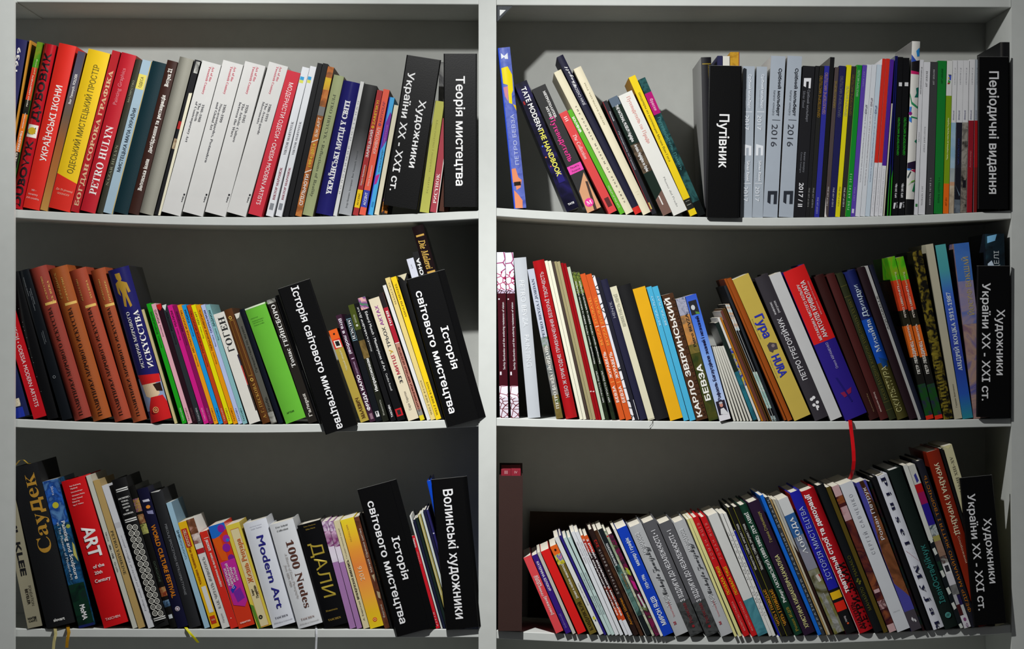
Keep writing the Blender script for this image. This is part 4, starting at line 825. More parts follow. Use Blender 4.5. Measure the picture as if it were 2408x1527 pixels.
B('C0', '465 241 656 190 984 1327 800 1371', 'D20C14', 'wide bright red art book with big white letters on the lower shelf',
  *[H(t, y, u, w, 'F0D8D4', 'b') for t, y, u, w in (('Karl Ruhrberg', 265, .5, .45), ('Manfred', 290, .42, .28), ('Schneckenburger', 312, .5, .48), ('Christiane Fricke', 338, .52, .52), ('Klaus Honnef', 366, .45, .42), ('Edited by', 392, .36, .3), ('Ingo F. Walther', 412, .42, .44))],
  T('ART', 'd', 583, 818, .52, .52, 'F4F2F0', 'B'), H('of the', 888, .5, .46, 'F4F2F0', 'b'), H('20th', 940, .42, .32, 'F4F2F0', 'b'), H('Century', 995, .5, .64, 'F4F2F0', 'b'), H('TASCHEN', 1290, .46, .6, 'F0E8E4'), k='h', fin='m', d=.2)
B('C0', '657 194 692 186 1058 1372 1021 1379', 'CDCDC0', 'thin pale grey book with dark specks of print right of the bright red one', T('TIROVI', 'd', 630, 700, .5, .35, '6A6A60'), T('1890 – 1940', 'd', 730, 835, .5, .4, '4A4A48', 'b'), T('Grafik', 'd', 862, 945, .5, .35, '6A6A60'), d=.2, side='B8AE9C')
B('C0', '709 236 770 216 1120 1368 1068 1376', 'BC9E62', 'kraft-brown artist book with dark serif capitals', T('PETRO YADIKINE', 'd', 618, 958, .5, .42, '4A4434', 's'), d=.19, side='A08A60')
B('C0', '769 276 822 258 1184 1372 1136 1386', 'D4D5D9', 'white book with faint grey italic lettering and a small tape band', R(560, 600, 'C0C0C4'), T('Fallen nulla est picchi al Tiflisco giunco', 'u', 660, 1252, .5, .26, '9A9AA2', 'i'), d=.19)
B('C0', '852 232 972 196 1304 1342 1196 1380', '101011', 'black book with white lattice ornament and stacked white capitals',
  R(288, 297, 'E4E4E0', .1, .92), R(304, 311, 'E4E4E0', .1, .92), *[H(t, 362 + 24 * i, .5, w, 'E4E4E0', 'sb') for i, (t, w) in enumerate((('ARCHITEC-', .82), ('TURAL', .5), ('MONU-', .5), ('MENTS', .5), ('OF', .2), ('GEORGIA', .7)))],
  R(522, 531, 'E4E4E0', .1, .92), R(538, 546, 'E4E4E0', .1, .92), *[E('D8D6CC', u, 590 + 47.5 * j, .19, 1.05, .72) for j in range(15) for u in (.32, .68)], *[E('D8D6CC', u, 590 + 47.5 * j, .08, 1.05, .6) for j in range(15) for u in (.32, .68)], R(1284, 1292, 'E4E4E0', .1, .92), R(1299, 1306, 'E4E4E0', .1, .92), k='h', fin='m')
B('C0', '992 282 1036 266 1366 1352 1308 1372', '12110F', 'dark spine with small flower and portrait pictures before the navy festival book', R(370, 470, 'pic:141210,A88A40,7A3A6A,D0C8B0:110'), R(490, 560, 'pic:141210,7A4A30,B09060:110'), R(565, 640, 'pic:141210,B0B060,8A8A50:110'), T('GIORGIONE', 'd', 850, 1010, .5, .36, '4A5A4A'), R(1050, 1120, 'pic:141210,8A3A20,A88050:110'), R(1150, 1200, 'pic:141820,4A6A8A,8AA0B0:110'), R(1260, 1290, 'C8D0D4', .2, .8), fin='g', d=.2, k='h')
B('C0', '1040 302 1136 281 1447 1362 1362 1376', '131330', 'navy festival book with orange block letters',
  E('E89030', .55, 435, .2, .8), P('C8C8D8', (.2, 385), (.8, 372), (.85, 390), (.25, 400)), P('8A8AB0', (.3, 470), (.85, 460), (.85, 490), (.35, 490)), T('WORLD CULTURE FESTIVAL', 'd', 575, 1140, .5, .4, 'D07A18', 'B'), E('D8D8E0', .5, 1226, .22, 1, 0), E('8A5A6A', .5, 1226, .16, 1, .7), k='h', fin='g', d=.2,
  ribbon=(('D8D010', 7, [(437, 1476, .004), (440, 1480.5, -.004), (448, 1491, -.006), (458, 1502, -.006), (466, 1512, -.005)]),))
B('C0', '1145 326 1263 290 1556 1363 1458 1376', '222326', 'charcoal book with thin grey capitals left of the pale blue spine', T('MIKOLAJ SMOCZYNSKI RETROSPEKTYWNIE', 'd', 568, 1118, .5, .2, '8A8C90'), P('D0D0CC', (0, 300), (.9, 280), (.7, 312), (.1, 326)), k='h', fin='m', d=.2)
B('C1', '20 412 82 390 368 1364 330 1373', '9EC2D6', 'slim pale blue museum highlights book', T('SMK', 'd', 613, 682, .55, .4, '24424E', 'b'), T('HIGHLIGHTS', 'd', 680, 838, .55, .36, '5A8A9A'), d=.18, side='6A8494')
B('C1', '119 562 187 536 446 1357 382 1373', 'EAB810', 'warm yellow art book with a red label near its head',
  R(603, 745, 'B82418', .1, .78), T('ИСКУССТВО', 'u', 612, 738, .44, .34, 'F0D8B0', 'b'), T('Как понимать живопись', 'd', 745, 1030, .45, .3, 'A05A10', 'b'), R(1048, 1248, 'DCDCD8', .3, .85), R(1275, 1335, 'C03018', .15, .8), H('ХХI', 1305, .48, .4, 'F0D8A0', 'b'), d=.17, side='5A3A28')
B('C1', '192 536 243 516 527 1362 464 1374', 'DCDAD5', 'white book with a brown painted head and a red band', R(480, 640, 'pic:5A3420,7A4A30,C09080:50'), R(640, 715, 'pic:C0808A,8A5A50,E0D0C8:50'), R(755, 792, 'B01E24'), T('КАК ЧИТАТЬ ЖИВОПИСЬ', 'u', 822, 1218, .55, .36, '8A8A8A', 's'), T('Патрик', 'u', 1255, 1325, .5, .26, '9A9A9A'), d=.17)
B('C1', '290 632 346 612 590 1362 532 1378', 'D82A1C', 'red-orange slim book with white bold print left of the fruit-pictured one', T('шокові', 'u', 688, 772, .5, .42, 'F8F0EC', 'b'), T('современные на выставке', 'u', 790, 1052, .5, .3, 'F4E4DC', 'b'), R(670, 675, 'F0C8B8', .3, .9), E('F0E0D0', .45, 1295, .07), d=.16, side='C8C4BE')
B('C1', '346 592 482 546 711 1357 600 1379', 'D83A1E', 'brightly painted art history paperback with purple fruit and an orange foot',
  P('1E6AC8', (0, 560), (1, 520), (1, 600), (.3, 680), (0, 680)), P('E05A14', (0, 690), (.5, 660), (.6, 850), (.2, 850)), E('8A1E9A', .72, 600, .22, 1.1), E('A02AA8', .85, 680, .22, 1.1), E('8A1E9A', .7, 750, .24, 1.1), E('7A1A8A', .8, 830, .2, 1.1), E('2A7AD0', .9, 690, .1, 1), P('C02A98', (.08, 870), (1, 830), (1, 1160), (.75, 1210), (.1, 1200)), P('7A2AA0', (.3, 1100), (.8, 1060), (.9, 1140), (.4, 1180)), P('2A3AB0', (.2, 1080), (.5, 1040), (.6, 1060), (.25, 1110)),
  T('КРАТКАЯ', 'u', 905, 1005, .78, .13, 'F4E8F0', 'b'), T('ИСТОРИЯ', 'u', 905, 1018, .58, .13, 'F4E8F0', 'b'), T('СОВРЕМЕННОЙ', 'u', 875, 1070, .4, .13, 'F4E8F0', 'b'), T('ЖИВОПИСИ', 'u', 915, 1050, .22, .13, 'F4E8F0', 'b'), H('САБАРТЭС', 1330, .5, .66, 'F4E8E0', 'B'), fin='g', d=.15)
B('C1', '486 582 607 546 846 1337 742 1364', 'DECA46', 'yellow pocket book with a cream framed panel and orange script',
  R(600, 1345, 'C05A28', .24, .84), R(604, 1341, 'DED0A0', .26, .82), T('Жизнь Ренуара', 'u', 678, 1012, .55, .36, 'D0642A', 's'), T('Анри', 'u', 1062, 1115, .42, .18, '3A2A1A', 's'), T('Перрюшо', 'u', 1035, 1128, .66, .2, '3A2A1A', 's'), E('2A2A20', .45, 1275, .14, 1, .4), P('5A8A2A', (0, 1180), (.22, 1190), (.25, 1370), (.1, 1370)), d=.15, side='B09A48')
B('C1', '612 566 806 520 1032 1326 850 1370', 'DFE2EA', 'thick white pocket book with bold blue title on the lower shelf',
  T('Modern Art', 'd', 655, 1212, .55, .3, '25237E', 'b'), H('TASCHEN', 1280, .48, .56, '4A4A58', 's'), H('Bibliotheca Universalis', 1315, .5, .8, '8A8A94', 'i'), H('Hans Werner Holzwarth', 578, .5, .5, 'A0A0B0'), H('Laszlo Taschen', 596, .5, .45, 'A0A0B0'), k='h', fin='g', d=.14)
B('C1', '819 572 1016 526 1237 1330 1056 1380', 'DDDFE2', 'thick white pocket book with a brown serif title and a white ribbon',
  T('1000 Nudes', 'd', 690, 1208, .62, .3, '5A3428', 's'), T('A History of Erotic Photography', 'd', 790, 1142, .34, .1, '9A9088', 'i'), T('from 1839–1939', 'd', 880, 1050, .2, .1, '9A9088', 'i'), H('Uwe Scheid', 580, .48, .5, '5A5A5A', 's'), H('Collection', 608, .48, .46, '5A5A5A', 's'), H('TASCHEN', 1292, .48, .56, '8A6A60', 's'), H('Bibliotheca Universalis', 1325, .5, .8, '9A9490', 'i'), k='h', fin='g', d=.14, Y=-.002,
  ribbon=(('CDD0D4', 4.5, [(742, 1472, .02), (744, 1480, -.004), (744.5, 1492, -.006), (744, 1508, -.006), (743, 1530, -.006)]),))
B('C1', '1031 586 1216 526 1436 1358 1250 1390', '0D0D0F', 'thick black pocket book with thin gold capitals',
  T('ДАЛИ', 'd', 712, 1142, .56, .5, 'C0A840', 'g'), H('Robert Descharnes', 578, .5, .5, 'B89A40', 'g'), H('Gilles Néret', 602, .5, .4, 'B89A40', 'g'), H('Живопись', 1248, .48, .5, 'B89A40', 'ig'), H('TASCHEN', 1318, .5, .54, 'A88A38', 's'), k='h', fin='g', d=.14)
for pts, lab in (('-14 552 31 541 251 1366 206 1376', 'first of two lilac books with a purple ornament at the head'), ('38 549 74 538 301 1366 258 1374', 'second lilac ornament book, beside the cream one')):
    B('C2', pts, 'A678AE', lab, R(500, 620, 'pic:D8C0D8,8A5A90,E8D8E8,B888B8:60'), R(620, 740, 'pic:D0A8C8,7A2A6A,E0D0E0:50'), R(740, 860, 'grd:A678AE,A678AE,A678AE,C8A8D0,E8E0EC,E0D0E4,D0B0D0'), group='lilac ornament books', d=.17)
B('C2', '78 547 123 532 356 1364 310 1373', 'D9CDA4', 'cream book with dark bold title left of the yellow-orange gradient book', T('ФРАНЦУЗСКАЯ ЖИВОПИСЬ', 'u', 843, 1148, .5, .36, '3A3428', 'b'), T('Государственный музей', 'u', 600, 830, .5, .22, '9A9070'), T('А. Барская', 'u', 1160, 1310, .5, .26, '5A5240'), d=.16)
B('C2', '128 536 234 511 467 1353 363 1373', 'grd:E8C81C,EABA20,F0A83A,EE9440,E8863C,EC9A34,EEC028,ECD428', 'yellow to orange gradient book dated 2016', T('2016', 'u', 893, 1002, .42, .32, 'F0D8B0'), T('мистецтво', 'd', 570, 700, .4, .16, 'D8B040'), E('D84818', .5, 1304, .16, 1), E('F0D080', .5, 1304, .1, 1, .6), k='p', d=.17, fin='m')
B('C2', '236 516 273 505 513 1362 473 1370', 'pic:4E2616,6A3A24,5A2E1C:50', 'marbled brown book with small white print right of the gradient book', T('Матвій Сіренко шитво', 'u', 600, 935, .5, .36, 'E0D0C0'), P('B0A080', (.3, 960), (.9, 950), (.6, 1010)), P('A89878', (.4, 1080), (.95, 1090), (.8, 1140), (.4, 1130)), T('Фергана', 'u', 1185, 1285, .5, .36, 'D0C0B0'), d=.16)
B('C2', '278 492 312 472 556 1372 518 1377', '141312', 'thin black spine wedged behind the slanted lower marker', T('ЖИВОПИСЬ', 'u', 840, 1005, .5, .4, '6A4A20'), d=.18, k='h')
M('C2', '262 308 513 230 820 1372 568 1430', 'slanted black two-line marker in the middle of the lower shelf',
  T('світового мистецтва', 'd', 388, 1328, .3, .22, 'F2F2F4', 'b'), T('Історія', 'd', 662, 988, .72, .22, 'F2F2F4', 'b'), splay=.012, Y=-.0085, ret=.0075)
B('C2', '658 795 671 790 831 1366 819 1370', 'DCDCD8', 'thin white booklet with a red head and yellow foot beside the green one', R(780, 905, 'B02A28'), R(1250, 1380, '8A7A14'), n='booklet', cat='booklet', d=.1)
B('C2', '673 792 708 784 862 1366 833 1370', '108C2A', 'short bright green book right of the slanted lower marker', d=.1, k='h')
B('C2', '672 660 708 652 901 1364 868 1370', 'CE1626', 'short red book with white letters beside the short green one', T('Пикассо', 'd', 675, 745, .5, .46, 'F4E4E4', 'b'), T('ПЛАКАТ', 'd', 780, 872, .5, .3, 'E0A0A4'), T('МУЗЕЙ', 'd', 1245, 1350, .5, .3, 'F0D0D0', 'w'), d=.12, k='p')
bk = [(963, 966.8, 1214, 'D8DAD6', 'thin white folded booklet right of the short red book'), (971.4, 976.6, 1223, '141A34', 'thin navy booklet beside the white folded one'), (977, 982.4, 1219, '122420', 'thin blackish green booklet'), (982.7, 989, 1211, 'B0A458', 'thin yellowish striped booklet'),
      (989.6, 994.6, 1205, 'CCD4D0', 'thin pale grey-white booklet beside the yellowish one'), (995, 1001.6, 1200, '18183C', 'thin dark indigo booklet'), (1002.2, 1009.6, 1199.5, '24205C', 'indigo booklet with a short white line, beside the tall blue one')]
for i, (a, b_, y, col, lab) in enumerate(bk):
    dx = .28 * (1478 - y)
    B('', '%.1f %.1f %.1f %.1f %.1f 1477.5 %.1f 1478.5' % (a, y, b_, y - 1, b_ + dx, a + dx), col, lab, *((R(1180, 1400, 'E0E0D4', .35, .5), R(1180, 1400, '7A6A30', .6, .7)) if i == 3 else (R(1253, 1255.5, 'C8C8E0', .1, .9),) if i == 6 else ()), n='booklet', cat='booklet', d=.2, group='thin booklets behind the last lower marker', page='DCD8CC')
B('', '995.5 1134 1012.8 1130 1094 1476 1077 1479', '0E48C8', 'tall blue book behind the marker at the divider, lower shelf', T('ВІЙНА', 'd', 1176, 1220, .68, .36, 'E8F0F8', 'b'), k='h', d=.22, fin='g')
M('C2', '832 224 1080 202 1198 1362 946 1376', 'black single-line marker at the divider end of the lower shelf',
  T('Волинські художники', 'd', 298, 1294, .47, .29, 'F4F4F6', 'b'), splay=.006, Y=-.0085, ret=.0075)

# ================================================================== lower shelf, wide bay
row('CR', -0.008, 'books on the lower shelf of the wide bay')


def Q(K, s):
    """points of a close-up view of the photo as full-frame pixels"""
    x0, y0, k = K
    p = [float(v) for v in s.split()]
    return ' '.join('%.1f' % ((x0 if i % 2 == 0 else y0) + v / k) for i, v in enumerate(p))


B('', '1173 1120 1230 1119 1226.5 1483.5 1171.5 1483.5', '3A2622', 'tall dark brown slipcase standing against the divider, lower shelf', k='case', n='slipcase', cat='slipcase', fin='l', d=.24, Y=-.012)
B('', '1178.6 1106 1201.4 1105.6 1199 1481 1176.2 1481', '8A2030', 'first of two red volumes showing inside the brown slipcase', H('III', 1111, .5, .3, 'D0A8A8'), k='p', d=.2, Y=.004, snap=False, side='8A2030', page='8A2030')
B('', '1202 1105.6 1224.4 1105.2 1221.8 1481 1199.4 1481', '8C2232', 'second red volume inside the brown slipcase', H('IV', 1111, .5, .3, 'D0A8A8'), k='p', d=.2, Y=.004, snap=False, side='8C2232', page='8C2232')
B('', '1247 1201 1530 1210.5 1524 1486 1241 1486', '3A2712', 'large brown cardboard folder leaning flat against the back of the lower shelf', k='p', n='folder', cat='folder', d=.010, Y=.270, fin='m')
B('', '1231.5 1312.4 1247.4 1305.8 1325.4 1483 1307 1490.4', 'DE464C', 'coral red book, first of the slanted row right of the slipcase', T('МАРІЯ', 'u', 1354, 1378, .66, .26, 'F4E4E2', 'b'), T('ПРИМАЧЕНКО', 'u', 1355, 1402, .38, .24, 'F4E4E2', 'b'), T('[неосяжна]', 'u', 1404, 1446, .5, .34, 'F4E4E2', 'b'), k='p', page='D8D4CA', d=.19)
B('', '1252.6 1307.4 1263 1303.6 1343.8 1484 1330 1489', '34147A', 'purple book with white capitals right of the coral one', T('КАТЕРИНА БІЛОКУР', 'd', 1321, 1389, .5, .42, 'F0EAF4', 'b'), T('[філософія]', 'd', 1442, 1474, .5, .3, '8A78C0'), k='p', d=.19)
B('', '1264.4 1301 1271 1298 1353.8 1486.6 1347.2 1490', 'C2BFB4', 'thin stone-grey book between the purple and bright red ones', d=.19)
B('', '1272.4 1299 1291 1289.4 1378 1483.4 1359.6 1491.4', 'DE1A18', 'plain bright red book left of the olive one', d=.19)
B('', '1293.4 1287 1309 1279.6 1402.4 1486 1388 1494', '6E5E20', 'olive artist book with an orange head and a small painted square', R(1270, 1304, 'E4641A'), E('2A1408', .5, 1294, .16, 1.2), R(1304, 1327, 'pic:6A7A2A,D8C828,4A6AB0,C87898:110'), T('[знаю и люблю живопись]', 'u', 1328, 1407, .5, .3, 'F0ECDC', 'b'), T('КАНДИНСКИЙ', 'u', 1416, 1482, .5, .5, '3A2E10', 's'), d=.18)
B('', '1303 1266 1315.4 1260.4 1420 1489 1410.6 1494', 'DEDFDB', 'white book with a tiny black and yellow emblem', T('НАТАЛЯ САВИЦЬКА', 'u', 1371, 1423, .55, .26, '9A9A9C', 's'), P('2A2A2C', (.3, 1452), (.6, 1448), (.7, 1452)), P('D8D020', (.2, 1453), (.75, 1449), (.8, 1455), (.3, 1458)), P('2A2A2C', (.4, 1460), (.8, 1455), (.7, 1461)), d=.2)
B('', '1315.8 1261.6 1321 1258.8 1426 1489 1420 1491.6', '261C7A', 'narrow indigo spine between white and mint', d=.2)
for pts, lab in (('1324.2 1266.6 1333 1263.6 1437 1491.6 1430.8 1495', 'first of two pale mint booklets with grey print'), ('1333.8 1266 1341.8 1262.6 1444.8 1492.6 1438.4 1495.6', 'second pale mint booklet, beside the white ones')):
    B('', pts, 'BED4D0', lab, T('ЛІТЕРАТУРА МИСТЕЦТВО', 'u', 1347, 1388, .5, .5, '7A8E90'), T('ІВАН ГЛИНСЬКИЙ', 'u', 1402, 1446, .5, .5, '7A8E90'), n='booklet', cat='booklet', d=.2, group='pale mint booklets')
for i, (pts, lab) in enumerate((('1342.4 1253 1350.4 1249 1456.2 1492.6 1447.4 1496', 'first of two plain white booklets, beside the mint pair'), ('1351 1253 1361.4 1248.6 1467.4 1493 1458.2 1496.4', 'second plain white booklet, before the red-lettered white-footed pair'))):
    B('', pts, 'DDE0E4', lab, T('НАШЕ МАЛЯРСТВО', 'u', 1275, 1325, .5, .4, 'B0A8B0'), n='booklet', cat='booklet', d=.2, group='plain white booklets')
for i, (pts, lab) in enumerate((('1363.4 1262 1371 1258 1476.8 1493 1469.2 1496.6', 'first of two white-footed issues with red and white lettering on black'), ('1373.4 1262 1380.6 1258 1487 1493 1479.2 1496.8', 'second white-footed issue with red and white lettering on black'))):
    B('', pts, '241418', lab, R(1250, 1271, 'D85820'), R(1271, 1300, 'B0281C'), R(1380, 1430, 'pic:B0301C,2A1A1A,C84820:70'), R(1430, 1459, 'D04A1C'), R(1459, 1500, 'DCDEE4'), T('2 розділ візуального мистецтва', 'd', 1268, 1448, .5, .5, 'F0ECEC', 'B'), n='magazine', cat='magazine', d=.2, group='white-footed lettered issues')
B('', '1383 1247.6 1391.6 1243.4 1503 1494.6 1489.4 1498', '261410', 'dark brown book with grey spaced letters and orange print', T('2х2', 'u', 1270, 1288, .5, .5, 'C02018', 'b'), T('Беатриса феерія', 'u', 1294, 1398, .5, .42, 'B8B0AC', 'w'), T('Антон Шилак', 'u', 1408, 1472, .5, .46, 'C07A18', 'b'), k='h', d=.21)
B('', '1396 1249.4 1402.8 1246.4 1513.4 1496 1505.8 1499', 'pic:2E1A12,4A2E1C,3A2018:40', 'thin brown pictured spine right of the dark brown book', d=.21, fin='g')
B('', '1404.2 1246 1416.4 1242.6 1533 1494.6 1518 1499.6', '1A2022', 'blackish picture spine with bold white name', R(1330, 1450, 'pic:16201E,3A5A54,5A8078,1A2422:40'), R(1240, 1500, 'C8C8C0', 0, .07), T('ROMAN ROMANYSHYN', 'u', 1279, 1331, .5, .42, 'E8ECEC', 'b'), T('ГРАФІКА', 'u', 1350, 1385, .75, .3, 'A06A20'), fin='g', d=.22)
B('', '1419 1250.4 1425.6 1247.6 1539.2 1495 1534 1498.6', 'pic:C8CCA8,8A9A80,D0D0B8,5A6458:40', 'thin pale green painted spine', E('C02A28', .5, 1262, .4), fin='g', d=.2)
B('', '1429.6 1258 1438 1254 1552.6 1494.6 1540 1499', 'pic:2E1A26,3A2430,7A1A4A,2A2422,8A9A60:40', 'dark flowered spine with bright pink and green spots', P('C02080', (.2, 1365), (.9, 1370), (.8, 1392), (.3, 1385)), P('C8CCC8', (.2, 1400), (.6, 1398), (.8, 1430), (.4, 1432)), P('A8B030', (.3, 1335), (.8, 1338), (.8, 1355), (.4, 1352)), fin='g', d=.2)
B('', '1441 1246 1446.8 1243 1559 1496.6 1553.6 1499.4', 'DDDCD6', 'thin white curling booklet left of the bright blue book', n='booklet', cat='booklet', d=.22, side='8A8480')
B('', '1448 1247 1471.4 1234.8 1582.8 1491.6 1560.2 1500.4', '0A3CB8', 'bright blue book with bold white slanted lettering', T('МИРОН ЯЦІВ', 'u', 1406, 1473, .52, .42, 'E8F0F8', 'ib'), T('1929–1996', 'u', 1354, 1386, .5, .32, 'DCE8F4', 'b'), T('маляр і графік', 'u', 1266, 1332, .52, .34, 'DCE8F4', 'ib'), k='p', fin='m', d=.21)
for i, (pts, lab) in enumerate((('1477 1241 1508 1230.8 1617.6 1487.6 1589.4 1499.6', 'first silver-grey book with a handwritten signature, beside the bright blue one'), ('1582.4 1233 1613.8 1217.6 1725.8 1486.6 1698 1499.4', 'second silver-grey signature book, right of the two dark grey ones'))):
    def yy(f):
        p = [float(v) for v in pts.split()]
        a, b_ = (p[1] + p[3]) / 2, (p[5] + p[7]) / 2
        return a + (b_ - a) * f
    B('', pts, 'B2B4B6', lab, T('МОВЧАННЯ', 'u', yy(.07), yy(.26), .45, .36, 'CACCCE', 'b'), T('Michajlo Zawijskyj', 'u', yy(.2), yy(.66), .52, .4, '3A3C40', 'c'), T('ТИШІ', 'u', yy(.64), yy(.74), .5, .36, 'CACCCE', 'b'), T('Тетяна Гаврилюк', 'u', yy(.7), yy(.84), .5, .14, 'B84A50'), T('М', 'u', yy(.885), yy(.91), .35, .2, 'A82A3A', 'b'), k='h', fin='g', d=.21, group='silver signature books')
for i, (pts, lab) in enumerate((('1510.8 1232.6 1539 1220.4 1653.8 1486.8 1623.4 1500.2', 'first dark grey book with white capitals, between the silver signature books'), ('1549.2 1236.6 1576.4 1219.4 1691.4 1486 1661.6 1500.2', 'second dark grey book with white capitals, between the silver signature books'))):
    B('', pts, '58585C', lab, R(1415, 1505, 'pic:2E3030,464848,242626:60'), T('З ВІДЛИГИ ДО НЕЗАЛЕЖНОСТІ • 1', 'u', 1248, 1416, .52, .34, 'E4E4E8', 'b'), T('Ростислав', 'u', 1420, 1466, .5, .26, '8A2A30', 'i'), E('8A2028', .5, 1474, .1), k='h', fin='m', d=.21, group='dark grey twin volumes')
for i, (pts, lab) in enumerate((('1614.8 1223.4 1620.2 1220 1735 1494.8 1726 1498', 'first thin pale yellow spine beside the silver signature book'), ('1620.6 1221 1626.6 1217.6 1745.4 1494.8 1736 1498.4', 'second thin pale yellow spine, left of the scarlet pair'))):
    B('', pts, 'DCD690', lab, d=.22, group='pale yellow twin spines', side='DAD8CC')
for i, (pts, lab) in enumerate((('1628 1219.6 1640 1213.2 1763.2 1495.4 1749.6 1500.4', 'first of two scarlet books with yellow and pink lettering'), ('1646.2 1218 1658 1213 1781.6 1495.4 1768 1500.2', 'second scarlet book with yellow and pink lettering, beside the white and teal one'))):
    B('', pts, 'C41418', lab, T('ПОХВАЛА ТИШІ', 'u', 1334, 1400, .5, .46, 'E8C010', 'b'), T('РОМАН ЯЦІВ', 'u', 1231, 1316, .5, .4, 'E0807C', 'w'), T('МАЛЯРСТВО ГРАФІКА', 'u', 1417, 1486, .5, .3, 'E89890'), k='h', fin='m', d=.22, group='scarlet twin books')
B('', '1664.4 1216.6 1687.6 1202.4 1808 1487 1782.4 1500.2', 'D0D1CE', 'white book with a teal painted foot', P('pic:2E707E,4A8A96,2A6472:30', (0, 1415), (1, 1404), (1, 1520), (0, 1520)), k='p', fin='m', d=.22)
for i, (pts, lab) in enumerate((('1689.4 1209.4 1699 1206.6 1814.6 1497 1809 1500', 'first thin white catalogue with outlined grey letters'), ('1700 1208.6 1709.4 1205.6 1828 1496.4 1815.4 1500', 'second thin white catalogue with outlined grey letters, beside the blue strip'))):
    B('', pts, 'DADAD6', lab, T('ОЄМИЗ РММАХОГР', 'u', 1253, 1450, .5, .5, '9A9A9C', 'w'), n='booklet', cat='booklet', d=.22, group='white catalogues with outlined letters')
B('', '1724.2 1250.8 1728 1248.4 1836 1496.4 1828.6 1499.8', '181E98', 'short narrow ultramarine spine left of the black twin books', d=.2)
for i, (pts, lab) in enumerate((('1708 1195.6 1720.6 1190 1848 1495.8 1836.6 1499.8', 'first of two black books with white script and amber print'), ('1722.4 1194.6 1735.4 1189 1865 1495.4 1849 1499.8', 'second black book with white script and amber print, beside the dark green one'))):
    B('', pts, '11100D', lab, T('Малярство, графіка, рисунок і тиша', 'u', 1234, 1342, .5, .42, 'E4E2DC', 'i'), T('ЧИТЬ І ПОВІДАЄ', 'u', 1389, 1474, .5, .5, 'C8881C', 'sb'), R(1188, 1500, '7A7A20', 0, .08), k='h', fin='m', d=.24, group='black script twin books')
B('', '1738 1192 1755 1182.4 1886 1487.4 1870.2 1496', '103C2A', 'dark green book with white serif title', T('Роберт ЛІСОВСЬКИЙ (1893-1982): ДУХ ЛІНІЇ', 'u', 1206, 1417, .5, .42, 'E4E8E4', 'sb'), T('Роман ЯЦІВ', 'u', 1428, 1484, .5, .4, '9A8A30', 's'), k='r', fin='m', d=.24)
B('', '1758 1186 1784 1172 1916 1485.6 1892.6 1496.2', '28142F', 'aubergine book with pale yellow capitals', T('ХРИСТИНА КИШАКЕВИЧ-КАЧАЛУБА', 'u', 1306, 1477, .5, .34, 'D8D490', 'b'), T('Галина Стельмащук', 'u', 1204, 1275, .55, .26, 'B0A458', 'i'), k='h', fin='m', d=.24)
B('', '1786 1166.6 1793 1163 1931.8 1494 1924 1496.8', '0E66CE', 'narrow azure spine right of the aubergine book', d=.23, k='p')
B('', '1799 1170.4 1808 1167.4 1943 1492.6 1933 1496.4', '34393E', 'slate spine of widely spaced pale letters', T('УКРАЇНСЬКИЙ ГРАФІЧНИЙ ДИЗАЙН', 'u', 1176, 1482, .5, .5, '9AA0A4', 'bw'), d=.23, k='p')
B('', '1808.6 1176.2 1814 1174 1947.4 1492.8 1943.6 1495.4', 'AE8E56', 'first thin tan spine, beside the slate one', d=.2)
B('', '1814.4 1176 1821 1173.4 1952 1492.4 1947.8 1495', 'C4BCA4', 'second thin spine, paler sand, before the dark glossy one', d=.2)
B('', '1821.4 1176 1826.4 1174 1960.4 1491.6 1952.4 1494.8', '2E1A14', 'thin dark brown glossy spine left of the white-headed landscape book', P('B0B0AC', (0, 1160), (1, 1160), (.8, 1300), (0, 1280)), fin='g', d=.2)
B('', '1827 1179 1851.4 1167 1986.4 1484.8 1960.8 1493.6', 'pic:5E5A26,7A7840,8A8A78,4A4620:26', 'landscape-painted book with a white head and white serif name',
  P('D4D6D6', (0, 1100), (1, 1100), (1, 1205), (0, 1216)), P('pic:1A4A8A,2A5A98,3A6AA0:20', (0, 1216), (1, 1205), (1, 1255), (0, 1268)), P('pic:8088A0,6A7488,8A8A98:20', (0, 1268), (1, 1255), (1, 1335), (0, 1345)), P('D0C8C0', (.5, 1355), (.8, 1350), (.85, 1366), (.6, 1370)), P('A02820', (.75, 1352), (.95, 1350), (.9, 1362)), P('pic:9A9A98,7A7A70,B0B0B0:60', (.2, 1400), (.6, 1395), (.75, 1440), (.8, 1485), (.3, 1490)),
  T('ЛОБОДА', 'u', 1218, 1304, .5, .42, 'E8ECEE', 's'), k='p', fin='g', d=.21)
B('', '1857 1161 1878.6 1151.4 2014.4 1487 1989 1492', '1C1CA2', 'ultramarine art history book with yellow and red blocks near the foot',
  R(1386, 1400, '0E0E10'), R(1392, 1409, 'E4B414'), R(1409, 1416, '0E0E10'), R(1416, 1437, 'DC2410'), R(1437, 1500, '0F0F12'), T('ІСТОРІЯ МИСТЕЦТВА', 'u', 1193, 1364, .5, .46, 'B4C0EC'), T('Фенікс', 'd', 1450, 1464, .5, .2, 'D8D0D0'), E('D85A30', .55, 1467, .1), k='h', fin='m', side='B01414', d=.24)
B('', '1882.4 1158.6 1915.4 1144.8 2055 1480 2021 1492', 'B00C18', 'crimson book on theatre costumes with white and black bold letters',
  R(1130, 1500, 'E8E0E0', 0, .03), T('театральні строї та декорації', 'u', 1163, 1395, .32, .32, 'F6F0F0', 'B'), T('ПЕТРИЦЬКИЙ', 'u', 1325, 1477, .7, .44, '16080A', 'B'), T('АНАТОЛЬ', 'u', 1418, 1480, .32, .26, '4A0A10', 'b'), k='r', fin='m', d=.24)
